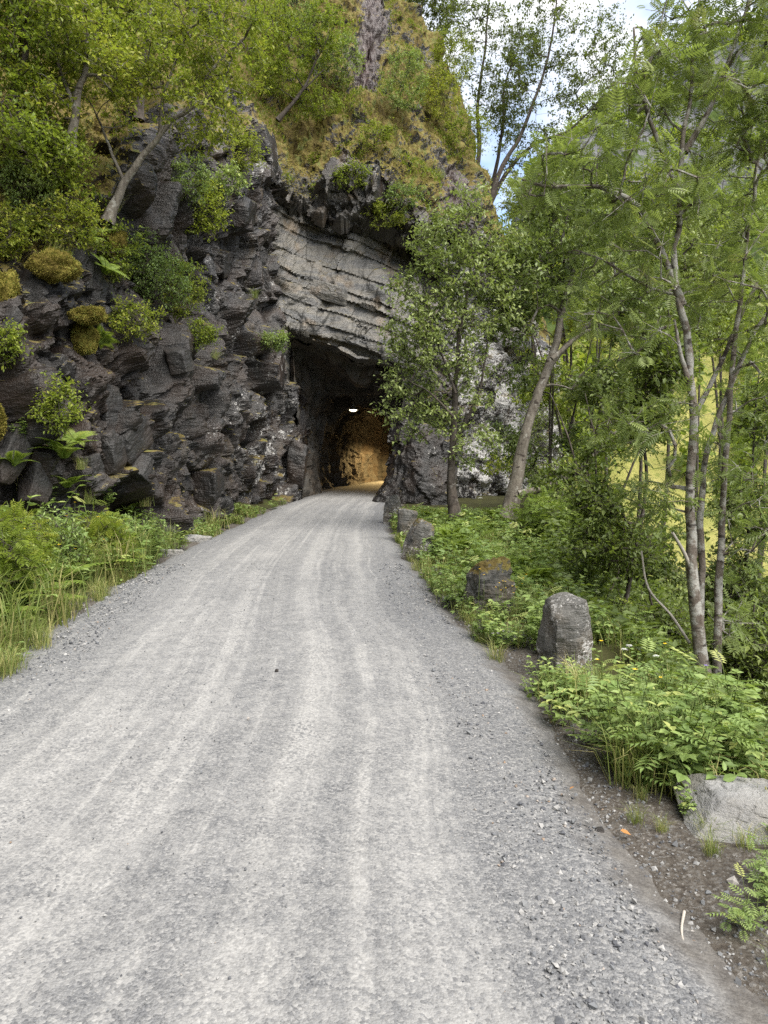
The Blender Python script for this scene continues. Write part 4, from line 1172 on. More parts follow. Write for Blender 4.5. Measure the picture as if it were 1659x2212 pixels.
G = 'guard stones along the right edge of the road'
stone('guard_stone', 'upright grey lichen guard stone in front of the leafy undergrowth', gpos(1.50, 5.85, 0.19), (0.38, 0.34, 0.98), M['boulder'], 3, 45, 0.022, 0.35, (0.03, -0.04), group=G, moss=-0.3, lichen=0.6, taper=0.10)
stone('guard_stone', 'round boulder with a thick cap of golden moss', gpos(1.18, 8.1, 0.18), (0.58, 0.5, 0.84), M['boulder'], 5, 5, 0.05, 0.5, group=G, moss=0.65, lichen=0.35, taper=0.15)
stone('guard_stone', 'leaning wedge shaped guard stone with orange moss on its sloping edge', gpos(0.60, 12.0, 0.22), (0.42, 0.36, 0.86), M['boulder'], 8, 40, 0.025, 0.1, (0, 0.22), group=G, moss=0.45, lichen=0.6, taper=0.35)
stone('guard_stone', 'mossy topped guard stone between two others near the tunnel', gpos(0.45, 14.6, 0.24), (0.36, 0.34, 0.86), M['boulder'], 11, 36, 0.03, 0.3, group=G, moss=0.3, lichen=0.45, taper=0.1)
stone('guard_stone', 'farthest square guard stone nearest the tunnel mouth', gpos(0.22, 18.0, 0.28), (0.42, 0.36, 0.88), M['boulder'], 13, 36, 0.03, 0.0, group=G, moss=0.05, lichen=0.6, taper=0.08)
stone('flat_slab', 'flat pale grey slab lying on the bare earth at the right edge', gpos(1.79, 3.44, 0.075), (0.50, 0.42, 0.14), M['slab'], 17, 45, 0.018, -0.35, (0.09, 0.03), sub=6, cat='slab', lichen=0.0, taper=0.35, cuts=5)
stone('flat_slab', 'small flat stone half buried in front of the guard stone', gpos(1.22, 6.9, 0.04), (0.36, 0.30, 0.10), M['slab'], 19, 16, 0.03, 0.4, cat='slab', lichen=0.1)
stone('small_stone', 'small grey stone in the grass left of the mossy boulder', gpos(0.80, 8.5, 0.05), (0.20, 0.15, 0.14), M['slab'], 21, 14, 0.04, 0.4, lichen=0.1)
stone('small_stone', 'low grey stone at the foot of the left cliff by the road edge', gpos(-3.85, 12.6, 0.03), (0.55, 0.34, 0.14), M['slab'], 23, 16, 0.03, 0.3, lichen=0.1)
stone('small_stone', 'pale flat stone farther along the foot of the left cliff', gpos(-3.85, 14.6, 0.03), (0.60, 0.36, 0.16), M['slab'], 25, 16, 0.03, 0.1, lichen=0.2)
stone('small_stone', 'dark rounded pebble on the earth left of the flat slab', gpos(1.02, 3.36, 0.015), (0.05, 0.04, 0.03), M['block'], 27, 4, 0.05, 0.1, sub=3, lichen=0)
stone('small_stone', 'single dark stone lying in the middle of the road', (W(598, 1447, 5.75)[0], 5.75, float(road_z(5.75)) + 0.05), (0.03, 0.025, 0.022), M['block'], 28, 8, 0.05, 0.1, sub=3, lichen=0)
# buttress at the right foot of the portal and blocks on the left wall are pieces of the cliff
pb = np.array([1.3, 25.8, float(road_z(25.8)) + 0.55])
stone('rock_buttress', None, pb, (2.3, 2.0, 4.3), M['cliff'], 31, 14, 0.04, 0.2, (0, 0.38), sub=6, parent=cliff, lichen=0.45, taper=0.25)
blk = [(300, 960, 0.95, 0.30, 0.75, 0.6), (262, 985, 0.45, 0.25, 0.8, 0.3), (330, 1010, 0.6, 0.3, 0.35, 0.8), (215, 1010, 0.4, 0.3, 0.5, 0.3), (150, 720, 0.35, 0.3, 0.7, 0.2), (40, 980, 0.35, 0.35, 1.0, -0.5),
       (250, 880, 0.5, 0.4, 0.9, 0.1), (90, 1040, 0.35, 0.3, 0.9, -0.4), (30, 700, 0.16, 0.2, 0.7, -0.4), (400, 780, 0.6, 0.4, 0.5, 0.3),
       (500, 570, 1.2, 0.6, 0.7, 0.3), (585, 610, 0.9, 0.7, 1.2, 0.1), (545, 450, 1.4, 0.7, 0.9, 0.25), (620, 1000, 0.7, 0.6, 1.6, 0.05), (480, 1050, 0.8, 0.5, 1.0, 0.2)]
for k, (u, v, a, b_, c_, ti) in enumerate(blk):
    p, nn = on_cliff(u, v)
    rz_ = math.atan2(-nn[0], nn[1]) if abs(nn[0]) + abs(nn[1]) > .1 else 0
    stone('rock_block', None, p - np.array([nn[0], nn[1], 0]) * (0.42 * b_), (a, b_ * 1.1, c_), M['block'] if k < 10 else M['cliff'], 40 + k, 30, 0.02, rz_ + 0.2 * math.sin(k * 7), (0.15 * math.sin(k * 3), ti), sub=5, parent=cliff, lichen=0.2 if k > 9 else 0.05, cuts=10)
# pale lens of rock in the layered face
for k, (u, v, a, c_) in enumerate([(692, 618, 2.4, 0.62)]):
    p, nn = on_cliff(u, v)
    stone('rock_slab', None, p + np.array([0, 0.20, 0]), (a, 0.5, c_), M['cliff'], 70 + k, 24, 0.014, 0.05 * math.sin(k * 5), (0.1, 0.29), sub=6, parent=cliff, lichen=0, clean=1.0, cuts=4)

# ------------------------------------------------------------------ moss cushions
mc = [(122, 590, 46, 34, 'large golden moss cushion hanging under the green ledge'), (188, 738, 26, 36, 'tall golden moss cushion in the middle of the left cliff'), (248, 532, 26, 32, 'golden moss cushion below the leaning birch'),
      (14, 625, 30, 42, 'golden moss cushion at the left edge of the picture'), (4, 910, 14, 32, 'small moss cushion low at the left edge'), (192, 690, 34, 18, 'thin moss cushion just above the tall one')]
for k, (u, v, a, b_, lab) in enumerate(mc):
    p, nn = on_cliff(u, v)
    dd = p[1]; kx = dd / FPX
    rg = np.random.default_rng(400 + k)
    dims = np.array([a * kx, 0.6 * a * kx, b_ * kx * 0.9])
    v0, f0 = ICO[5]
    rr_ = 1 + 0.30 * fbm(v0 * 1.5 + k * 5, 3, 300) + 0.07 * fbm(v0 * 9 + k, 2, 301)
    body = v0 * rr_[:, None] * dims
    t_ = np.clip(0.45 + 0.4 * fbm(v0 * 3 + k, 3, 310), 0, 1)
    root = empty('moss_cushion', p + np.array([0.10, -0.16, 0])); tag(root, lab, 'moss', 'moss cushions on the left cliff')
    cu = build('cushion', body, f0, M['moss'], root, attrs={'tint': t_ * 0.7}, smooth=True)
    n = 9000; ii = rg.integers(0, len(v0), n)
    nn_ = unit(v0[ii] / dims); q = body[ii] + rg.normal(size=(n, 3)) * 0.01
    lv, lf, ltt = stamp('leaf', q - nn_ * 0.004, unit(nn_ + rg.normal(size=(n, 3)) * 0.6 + np.array([0, 0, -0.25])), unit(rg.normal(size=(n, 3))), rg.uniform(0.014, 0.032, n), np.clip(t_[ii] + rg.normal(size=n) * 0.22, 0, 1))
    build('moss_fronds', lv, lf, M['moss'], cu, attrs={'tint': ltt})['kind'] = 'stuff'

# moss and grass pelt on the slope (too fine to count)
cand = np.where((CMoss > 0.42) & (CU > -150) & (CU < 1500) & (CV > -150))[0]
rg = np.random.default_rng(77)
pick = rg.choice(cand[bare[_ok][cand] < 0.35], 75000); n = len(pick)
P0 = CPd[pick] + rg.normal(size=(n, 3)) * 0.04
nn_ = CN[pick]
dn = unit(nn_ * 0.5 + np.array([0, 0, -0.35]) + rg.normal(size=(n, 3)) * 0.35)
clump = fbm(P0 * 0.9, 3, 330)
lv, lf, ltt = stamp('leaf', P0, dn, nn_ + rg.normal(size=(n, 3)) * 0.2, rg.uniform(0.03, 0.09, n), np.clip(0.4 + 0.45 * clump + rg.normal(size=n) * 0.2, 0, 1))
tag(build('moss_pelt', lv, lf, M['moss'], attrs={'tint': ltt}), 'golden brown moss matting the slope above the portal', 'moss', kind='stuff')
gsel = rg.choice(cand, 110000); cl2 = fbm(CPd[gsel] * 0.75, 3, 335); gsel = gsel[cl2 > 0.28]; n = len(gsel)
P0 = CPd[gsel] + rg.normal(size=(n, 3)) * 0.05
lv, lf, ltt = stamp('leaf', P0, unit(CN[gsel] * 0.6 + np.array([0, 0, 0.5]) + rg.normal(size=(n, 3)) * 0.5), unit(rg.normal(size=(n, 3)) * 0.6 + np.array([0, -0.3, 0.8])), rg.uniform(0.05, 0.13, n), np.clip(0.5 + rg.normal(size=n) * 0.25, 0, 1))
tag(build('slope_herbs', lv, lf, M['leaf_left'], attrs={'tint': ltt}), 'low green herbs growing through the moss on the slope', 'plants', kind='stuff')

# ------------------------------------------------------------------ plants of the verges
def blade_soup(pos, height, lean, tint, width, rg):
    """curved grass blades: 3 points along, 4 triangles"""
    n = len(pos); az = rg.uniform(0, 2 * math.pi, n)
    dx = np.stack([np.cos(az), np.sin(az), 0 * az], -1); sx = np.stack([-np.sin(az), np.cos(az), 0 * az], -1)
    up = np.array([0, 0, 1.0])
    m1 = pos + (dx * (lean * 0.35)[:, None] + up * 0.6) * height[:, None]; m2 = pos + (dx * lean[:, None] + up * (1 - 0.35 * lean)[:, None]) * height[:, None]
    w = width[:, None] * sx
    V = np.stack([pos - w, pos + w, m1 - w * 0.7, m1 + w * 0.7, m2], 1)
    F = np.array([(0, 1, 3), (0, 3, 2), (2, 3, 4)])[None] + (np.arange(n) * 5)[:, None, None]
    return V.reshape(-1, 3), F.reshape(-1, 3), np.repeat(tint, 5)


def fern_frond(rg, L=0.65):
    parts = []
    if True:
        az = 0.0
        LL = L; m = 20
        t = np.linspace(0.04, 1, m)
        hor = np.array([math.cos(az), math.sin(az), 0]); up = np.array([0, 0, 1.0])
        pts = hor[None] * (LL * (0.25 * t + 0.62 * t ** 2))[:, None] + up[None] * (LL * (0.95 * t - 0.55 * t ** 2.2))[:, None]
        tan = unit(np.gradient(pts, axis=0)); sd = np.array([-math.sin(az), math.cos(az), 0]); nm = np.cross(sd[None], tan) * -1
        wd = LL * 0.27 * np.sin(np.pi * np.clip(t * 0.86 + 0.14, 0, 1)) ** 0.8 + 0.01
        tl = (np.array([(0, 0, 0), (.3, .16, 0), (.3, -.16, 0), (1, 0, -.1)], f32), np.array([(0, 2, 3), (0, 3, 1)]))
        for s in (1, -1):
            parts.append(stamp(tl, pts, sd[None] * s + tan * 0.45, nm + rg.normal(size=nm.shape) * 0.12, wd, np.clip(0.45 + 0.25 * t + rg.normal(size=m) * 0.1, 0, 1)))
        V, F = seg_tubes(pts[:-1], pts[1:], np.full(m - 1, .004), np.full(m - 1, .003), 3)
        F = np.concatenate([F[:, :3], F[:, [0, 2, 3]]])
        parts.append((V.astype(f32), F, np.full(len(V), 0.4, f32)))
    return join(parts)


def herb_mesh(rg, tpl='tri', n_stem=7, h=0.55, ls=0.13, spread=0.2, n_leaf=7):
    parts, sa, sb = [], [], []
    for k in range(n_stem):
        az = rg.uniform(0, 2 * math.pi); le = rg.uniform(0.1, 0.55); hh = h * rg.uniform(0.6, 1.15)
        b0_ = np.array([rg.normal() * spread * 0.4, rg.normal() * spread * 0.4, 0])
        t = np.linspace(0, 1, 6)
        pts = b0_ + np.stack([np.cos(az) * le * hh * t ** 1.6, np.sin(az) * le * hh * t ** 1.6, hh * t * (1 - 0.12 * le * t)], -1)
        sa.append(pts[:-1]); sb.append(pts[1:])
        m = n_leaf
        tt = np.clip(np.linspace(0.28, 1, m) + rg.normal(size=m) * 0.04, 0, 1)
        lp = np.stack([np.interp(tt, t, pts[:, j]) for j in range(3)], -1)
        la = az + np.arange(m) * 2.4 + rg.normal(size=m) * 0.3
        ld = np.stack([np.cos(la), np.sin(la), rg.uniform(-0.15, 0.5, m)], -1)
        parts.append(stamp(tpl, lp, ld, np.array([[0, 0, 1.0]]) + rg.normal(size=(m, 3)) * 0.25, ls * rg.uniform(0.65, 1.2, m), np.clip(0.35 + 0.35 * tt + rg.normal(size=m) * 0.16, 0, 1)))
    A, B = np.concatenate(sa), np.concatenate(sb)
    V, F = seg_tubes(A, B, np.full(len(A), .004), np.full(len(A), .003), 3)
    return join(parts), (V, F)


rg = np.random.default_rng(500)
ferns = []
for k in range(3):
    r = empty('fern', (0, 0, -60))
    v, f, t = fern_frond(rg, 0.6)
    fr0 = build('frond', v, f, M['fern'], r, attrs={'tint': t})
    for i in range(8 + k):
        fr = fr0 if i == 0 else fr0.copy()
        if i: COL.objects.link(fr)
        fr.rotation_euler = (rg.normal() * .12, rg.normal() * .15, i * 2 * math.pi / (8 + k) + rg.normal() * .25); q_ = rg.uniform(0.75, 1.15); fr.scale = (q_, q_, q_)
    ferns.append(r)
herbs = []
for k, (tp, nst, h, ls, nl) in enumerate([('tri', 8, .55, .15, 7), ('tri', 6, .42, .13, 6), ('pin4', 7, .6, .2, 6), ('leaf6', 9, .5, .095, 12), ('leaf6', 7, .65, .085, 14)]):
    (v, f, t), (sv, sf) = herb_mesh(rg, tp, nst, h, ls, 0.2, nl)
    r = empty('leafy_herb', (0, 0, -60)); ste = build('stems', sv, sf, M['stem'], r); ste['kind'] = 'stuff'; build('leaves', v, f, M['leaf_herb'], ste, attrs={'tint': t})['kind'] = 'stuff'; herbs.append(r)
tufts = []
for k in range(2):
    n = 90; ps = np.concatenate([rg.normal(size=(n, 2)) * 0.06, np.zeros((n, 1))], 1)
    v, f, t = blade_soup(ps, rg.uniform(0.25, 0.5, n), rg.uniform(0.2, 1.0, n), rg.uniform(0.2, 1, n), np.full(n, .0035), rg)
    r = empty('grass_tuft', (0, 0, -60)); build('blades', v, f, M['grass'], r, attrs={'tint': t})['kind'] = 'stuff'; tufts.append(r)
used = set()
HERB_LOOK = ['herb with broad leaves', 'low herb with lobed leaves', 'feather-leaved herb', 'bushy oval-leaved herb', 'tall herb with oval leaves']


def place(protos, k, label, cat, group, loc, sc=1.0, tilt=(0, 0)):
    p = protos[k % len(protos)]
    rz_ = rg.uniform(0, 6.28)
    if p.name in used: o = copy_tree(p, loc, rz_, sc, tilt)
    else:
        used.add(p.name); o = p; o.location = loc; o.rotation_euler = (tilt[0], tilt[1], rz_); o.scale = (sc, sc, sc)
    yy0 = loc[1]
    if 'bank left' in label: label = label.replace('in the bank', 'in the ' + ('near end' if yy0 < 6.3 else 'middle' if yy0 < 8.8 else 'far end') + ' of the bank').replace('of the bank left of the road', 'of the left bank').replace('at the gravel edge of the left bank', 'on the left road edge')
    if 'clump before' in label: label = label.replace('in the clump', ('at the front' if yy0 < 4.4 else 'at the back') + ' of the clump').replace('upright guard stone', 'upright stone')
    if 'verge beyond' in label: label = label.replace('in the green verge', 'in the verge').replace('beyond the mossy boulder', 'beside the wedge stone' if yy0 < 13 else 'under the two sallows')
    if protos is herbs: label = label.replace('leafy ', '').replace('herb', HERB_LOOK[k % len(protos)], 1)
    for key in ('label', 'category', 'group'):
        if key in o: del o[key]
    return tag(o, label, cat, group)


def left_x(y): return float(road_x(y) - road_w(y))
def right_x(y): return float(road_x(y) + road_w(y))


# left bank
for k in range(84):
    y = 4.3 + 8.2 * rg.random() ** 1.25; w_ = np.interp(y, [4, 8, 10, 12.5], [1.9, 1.7, 1.3, 0.7])
    x = left_x(y) - 0.22 - w_ * rg.random() ** 0.8
    place(herbs, k, 'green herb in the bank left of the road', 'plant', 'herbs on the left bank', gpos(x, y, -0.02), rg.uniform(0.8, 1.2) * (1 + 0.35 * min(1.5, left_x(y) - x)))
for k in range(34):
    y = rg.uniform(5.0, 11.5); x = left_x(y) - rg.uniform(0.5, 1.5)
    place(ferns, k, 'green fern in the bank left of the road', 'fern', 'ferns on the left bank', gpos(x, y, -0.02), rg.uniform(0.8, 1.25))
for k in range(26):
    y = rg.uniform(5.2, 11.5); x = left_x(y) - rg.uniform(0.2, 1.5)
    place(tufts, k, 'tall grass among the herbs in the bank left of the road', 'grass tuft', 'tall grass on the left bank', gpos(x, y, -0.02), rg.uniform(1.3, 2.2))
for k, (u, v) in enumerate([(20, 1010), (60, 1060), (110, 1080), (150, 1040), (190, 1090), (230, 1080), (270, 1110), (310, 1090), (40, 940), (130, 980), (180, 1000), (300, 1130)]):
    p, nn = on_cliff(u, v)
    place(ferns if k % 3 == 0 else tufts if k % 3 == 1 else herbs, k, 'fern at the very foot of the left cliff' if k % 3 == 0 else 'grass hanging from the very foot of the left cliff' if k % 3 == 1 else 'herb rooted in the very foot of the left cliff', 'fern' if k % 3 == 0 else 'grass tuft' if k % 3 == 1 else 'plant', 'plants rooted in the left cliff foot', p + np.array([0.05, -0.05, -0.05]), rg.uniform(0.6, 0.95))
for k, y in enumerate([13.2, 15.8, 17.0, 20.5, 22.5, 24.5, 12.4, 11.6]):
    place(herbs, k + 3, 'small herb at the foot of the cliff left of the road', 'plant', 'herbs at the cliff foot', gpos(left_x(y) - 0.15, y, -0.02), rg.uniform(0.55, 0.9))
for k, y in enumerate([11.8, 12.2, 12.9, 16.5, 11.2]):
    place(tufts, k, 'tuft of long grass at the foot of the cliff left of the road', 'grass tuft', 'grass at the cliff foot', gpos(left_x(y) - 0.35, y, -0.02), 1.5)
for k in range(30):
    y = rg.uniform(5.2, 11.5)
    place(tufts, k, 'tuft of grass at the gravel edge of the bank left of the road', 'grass tuft', 'grass fringe on the left', gpos(left_x(y) - rg.uniform(0.0, 0.3), y, -0.02), rg.uniform(0.5, 0.9))
for k in range(24):
    y = rg.uniform(5.8, 16)
    place(tufts, k, 'tuft of grass at the earth edge right of the road', 'grass tuft', 'grass fringe on the right', gpos(right_x(y) + rg.uniform(0.1, 0.35), y, -0.02), rg.uniform(0.4, 0.8))
for k, (x, y, lab) in enumerate([(1.30, 5.62, 'upright guard stone'), (1.68, 5.6, 'upright guard stone'), (0.95, 7.85, 'mossy boulder'), (1.4, 7.8, 'mossy boulder'), (0.45, 11.8, 'wedge shaped stone'), (0.8, 11.75, 'wedge shaped stone'), (0.3, 14.4, 'stone near the tunnel'), (1.5, 3.3, 'flat pale slab'), (1.95, 3.2, 'flat pale slab'), (1.62, 3.18, 'flat pale slab'), (1.78, 3.75, 'flat pale slab')]):
    place(tufts, k, 'tuft of grass at the foot of the ' + lab, 'grass tuft', 'grass round the stones', gpos(x, y, -0.02), 0.55 if y > 4 else 0.32)
# right verge: the big leafy clump in front of the upright stone
for k in range(46):
    y = rg.uniform(3.75, 5.6); x = np.interp(y, [3.75, 4.6, 5.6], [1.42, 1.25, 1.05]) + rg.uniform(0.0, 1.0) * np.interp(y, [3.75, 5.6], [0.75, 1.15])
    place(herbs, k, 'bright leafy herb in the clump before the upright guard stone', 'plant', 'clump before the upright guard stone', gpos(x, y, -0.02), rg.uniform(0.55, 0.95) * float(np.interp(y, [4.6, 5.4], [1, 0.6])))
for k in range(12):
    y = rg.uniform(3.7, 5.4); x = rg.uniform(1.35, 2.1)
    place(tufts, k, 'tuft of grass in the clump before the upright guard stone', 'grass tuft', 'grass before the upright guard stone', gpos(x, y, -0.02), rg.uniform(0.8, 1.2))
for k in range(30):
    y = rg.uniform(6.2, 9.2); x = right_x(y) + rg.uniform(0.15, 1.3)
    place(herbs, k, 'leafy herb between the upright stone and the mossy boulder', 'plant', 'herbs by the mossy boulder', gpos(x, y, -0.02), rg.uniform(0.45, 0.85))
for k in range(70):
    y = rg.uniform(9.2, 19.0); x = right_x(y) + 0.2 + rg.uniform(0.0, 1.0) * np.interp(y, [9, 12, 19], [1.6, 2.6, 3.6])
    place(herbs if k % 3 else ferns, k, 'fern in the green verge beyond the mossy boulder' if k % 3 == 0 else 'leafy herb in the verge beyond the mossy boulder', 'plant' if k % 3 else 'fern',
          'herbs of the far right verge' if k % 3 else 'ferns of the far right verge', gpos(x, y, -0.02), rg.uniform(0.7, 1.2))
for k in range(26):
    y = rg.uniform(4.5, 9.5); x = np.interp(y, _ey, _ex) + rg.uniform(0.1, 1.6)
    place(herbs, k + 2, 'leafy herb on the steep slope below the right verge', 'plant', 'herbs on the steep slope', gpos(x, y, -0.02), rg.uniform(0.45, 0.8))
for k, (u, v) in enumerate([(1640, 1960), (1655, 2080), (1560, 2010), (1650, 1840)]):
    p = W(u, v, FPX * CAM_H / (v - V0))
    place(herbs if k % 2 == 0 else tufts, k, 'narrow weed on bare earth at the lower right edge' if k % 2 == 0 else 'sparse grass tuft on bare earth at the lower right edge', 'weed' if k % 2 == 0 else 'grass tuft', 'weeds at the lower right edge', gpos(p[0] + 0.06, p[1], -0.01), 0.3)
for k in range(22):
    y = rg.uniform(1.9, 3.7); x = rg.uniform(1.22, 1.9)
    place(tufts if k % 3 else herbs, k, 'small grass tuft on the gravelly earth at lower right' if k % 3 else 'tiny herb on the gravelly earth at lower right', 'grass tuft' if k % 3 else 'weed', 'small weeds at lower right', gpos(x, y, -0.01), rg.uniform(0.12, 0.3))
for k, (u, v, s_) in enumerate([(595, 745, 1.1), (610, 742, 1.0), (575, 742, 0.8), (60, 350, 1.0), (250, 450, 1), (120, 560, 1.0), (470, 770, .7), (560, 640, .7), (720, 230, 1.3), (780, 260, 1.3), (860, 330, 1.2), (960, 380, 1.2), (640, 320, 1.1), (840, 490, 1.2)]):
    p, nn = on_cliff(u, v)
    place(tufts, k, 'tuft of grass growing from a ledge of the cliff', 'grass tuft', 'grass tufts on the cliff', p + np.array([0, -0.03, 0.0]), s_ * 1.1, (0.5, 0.2))
for k, (u, v, s_) in enumerate([(100, 440, 1.0), (150, 460, 1.0), (70, 500, .9), (190, 520, .9), (230, 600, .8), (210, 740, .7), (40, 400, 1), (130, 880, .7), (170, 960, .6)]):
    p, nn = on_cliff(u, v)
    place(ferns, k, 'fern drooping from a ledge of the left cliff', 'fern', 'ferns on the cliff ledges', p, s_, (0.4, 0.3))

# ground cover (grass and low leaves, not countable)
n = 40000
y = rg.uniform(2.0, 21, n) ** 1.0; sd = rg.random(n) < 0.36
off_l = 0.02 + rg.random(n) ** 1.2 * 1.7; off_r = 0.10 + rg.random(n) ** 1.1 * np.interp(y, [2, 9, 20], [2.6, 2.4, 3.8])
x = np.where(sd, road_x(y) - road_w(y) - off_l, road_x(y) + road_w(y) + off_r)
bare_e = (~sd) & (y < 5.6) & (x < np.interp(y, [2, 3.4, 3.9, 5.6], [2.3, 1.9, 1.3, 1.0]) + 0.12 * fbm(np.stack([x * 3, y * 3, 0 * y], -1), 3, 610))
patch_ok = fbm(np.stack([x * 1.6, y * 1.6, 0 * y], -1), 3, 611) + 0.9 * np.where(sd, off_l, off_r) > 0.25
keep = (~bare_e) & patch_ok & ~(sd & (y < 3.2))
x, y = x[keep], y[keep]; n = len(x)
z = ground_z(x, y)
v, f, t = blade_soup(np.stack([x, y, z], -1), rg.uniform(0.10, 0.30, n), rg.uniform(0.2, 1.0, n), rg.uniform(0.1, 0.95, n), 0.0022 + 0.0003 * y, rg)
tag(build('verge_grass', v, f, M['grass'], attrs={'tint': t}), 'short green grass along both road edges', 'grass', kind='stuff')
sel = rg.random(n) < 0.75
m = int(sel.sum())
lv, lf, ltt = stamp('leaf6', np.stack([x[sel], y[sel], z[sel] + rg.uniform(0.02, 0.22, m)], -1), unit(np.concatenate([rg.normal(size=(m, 2)), rg.uniform(-.2, .5, (m, 1))], 1)), np.array([[0, 0, 1.0]]) + rg.normal(size=(m, 3)) * 0.35,
                     rg.uniform(0.03, 0.075, m) * (1 + 0.03 * y[sel]), np.clip(rg.normal(0.42, 0.22, m), 0, 1))
tag(build('ground_cover', lv, lf, M['leaf_herb'], attrs={'tint': ltt}), 'low leaves covering the earth along the verges', 'ground cover', kind='stuff')
# undergrowth on the slope of the ravine
n = 42000
y = rg.uniform(4.0, 30, n); x = np.interp(y, _ey, _ex) + rg.uniform(0.0, 1.0, n) ** 1.2 * (4 + 0.35 * y)
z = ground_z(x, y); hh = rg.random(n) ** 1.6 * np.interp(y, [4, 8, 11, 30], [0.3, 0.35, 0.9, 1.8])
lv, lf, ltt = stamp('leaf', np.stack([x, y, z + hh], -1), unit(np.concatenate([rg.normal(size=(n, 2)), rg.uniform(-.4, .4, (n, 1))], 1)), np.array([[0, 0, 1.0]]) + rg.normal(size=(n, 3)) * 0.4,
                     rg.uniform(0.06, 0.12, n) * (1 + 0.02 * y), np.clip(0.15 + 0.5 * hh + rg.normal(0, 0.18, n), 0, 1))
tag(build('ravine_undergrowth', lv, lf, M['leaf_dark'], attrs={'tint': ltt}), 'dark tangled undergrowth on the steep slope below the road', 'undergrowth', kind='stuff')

# far wood on the other side of the valley
rg = np.random.default_rng(900)
nt_ = 1500
a_ = rg.uniform(0.12, 0.75, nt_); d_ = 118 + 350 * rg.random(nt_) ** 1.3
am = fbm(np.stack([a_ * 40, d_ * 0.03, a_ * 0], -1), 3, 910)
sel = (d_ > 165) | (am > 0.5); a_, d_ = a_[sel], d_[sel]; nt_ = len(a_)
zc = far_z(a_, d_)
k = 70; hgt = rg.uniform(6, 12, nt_)
cp = rg.normal(size=(nt_, k, 3)); cp = unit(cp) * (rg.random((nt_, k, 1)) ** 0.4)
pos = np.stack([a_ * d_, d_, zc + hgt * 0.5], -1)[:, None, :] + cp * np.stack([hgt * .36, hgt * .36, hgt * .5], -1)[:, None, :]
pos = pos.reshape(-1, 3); n = len(pos)
lv, lf, ltt = stamp('leaf', pos, unit(rg.normal(size=(n, 3))), unit(cp.reshape(-1, 3) + np.array([0, 0, .5])), rg.uniform(1.2, 2.4, n), np.clip(np.repeat(rg.normal(0.55, 0.2, nt_), k) + rg.normal(0, .12, n), 0, 1))
tag(build('far_wood', lv, lf, M['leaf_left'], attrs={'tint': ltt}), 'distant wood on the slope of the far mountain', 'wood', kind='stuff')

# ------------------------------------------------------------------ flowers
def disc_flower(col, petals=5, r=0.012):
    v, f = [], []
    for k in range(petals):
        a = k * 2 * math.pi / petals; i = len(v)
        for rr0, da, zz in ((0.1, 0, 0), (0.8, .5, .25), (1.05, 0, .4), (0.8, -.5, .25)):
            v.append((rr0 * r * math.cos(a + da), rr0 * r * math.sin(a + da), zz * r))
        f.extend([(i, i + 1, i + 2), (i, i + 2, i + 3)])
    return np.array(v), np.array(f)


def flower_proto(name, petal_mat, kind, h):
    r = empty(name, (0, 0, -60))
    pts = np.array([(0, 0, 0), (0.02, 0.01, h * .5), (0.03, 0.02, h)])
    V, F = seg_tubes(pts[:-1], pts[1:], np.full(2, .003), np.full(2, .002), 4)
    build('stem', V, F, M['stem'], r)
    if kind == 'disc':
        v, f = disc_flower(None, 5, 0.017); build('petals', v + pts[-1], f, petal_mat, r)
    else:
        vs = []; g = np.random.default_rng(3)
        for k in range(60):
            a, q_ = g.uniform(0, 6.28), math.sqrt(g.random()) * 0.05
            v, f = disc_flower(None, 4, 0.007); vs.append((v + pts[-1] + np.array([q_ * math.cos(a), q_ * math.sin(a), -q_ * q_ * 5 + g.normal() * .004]), f))
        v, f = join_vf(vs); build('umbel', v, f, petal_mat, r)['kind'] = 'stuff'
    return r


fy = [flower_proto('yellow_flower', M['petal_y'], 'disc', 0.62)]; fw = [flower_proto('white_umbel', M['petal_w'], 'umbel', 0.75)]; fv = [flower_proto('violet_flower', M['petal_p'], 'disc', 0.5)]
for k in range(26):
    y = rg.uniform(5.0, 11.5); x = left_x(y) - rg.uniform(0.25, 1.5)
    place(fy, 0, 'small yellow flower in the bank left of the road', 'flower', 'yellow flowers on the left bank', gpos(x, y), rg.uniform(0.8, 1.5))
for k in range(14):
    y = rg.uniform(7.0, 7.9); x = rg.uniform(1.0, 1.6)
    place(fy, 0, 'small yellow flower in front of the mossy boulder', 'flower', 'yellow flowers by the mossy boulder', gpos(x, y), rg.uniform(0.6, 0.95))
for k in range(6):
    y = rg.uniform(4.2, 5.2); x = rg.uniform(1.4, 2.3)
    place(fy, 0, 'small yellow flower in the clump before the upright stone', 'flower', 'yellow flowers in the clump', gpos(x, y), rg.uniform(0.7, 0.9))
for k, (u, v, dd, lab) in enumerate([(1360, 1425, 5.6, 'white umbel flower nearest right of the upright guard stone'), (1412, 1467, 5.3, 'white umbel flower right above the bright clump'), (1345, 1450, 5.5, 'small white umbel low beside the upright guard stone'),
                                     (1100, 1130, 12.5, 'white umbel among ferns of the far verge'), (1205 - 120, 1160, 11.5, 'white umbel left among ferns of the far verge'), (1035, 1075, 16, 'white umbel below the slender sallow'),
                                     (5, 1258, 7.3, 'white umbel at the left picture edge in the bank'), (150, 1150, 9.6, 'white umbel high in the left bank')]):
    p = W(u, v, dd); gz = gpos(p[0], p[1])[2]; s_ = max(0.5, (p[2] - gz) / 0.75)
    place(fw, 0, lab, 'flower', 'white umbel flowers', (p[0], p[1], gz), min(s_, 1.5))
for k, (u, v, lab) in enumerate([(180, 362, 'white blossom umbel in the shrubs at the upper left'), (218, 495, 'white blossom by the moss below the leaning birch')]):
    p, nn = on_cliff(u, v); place(fw, 0, lab, 'flower', 'white umbel flowers', p + np.array([0.1, -0.5, -0.5]), 0.9)
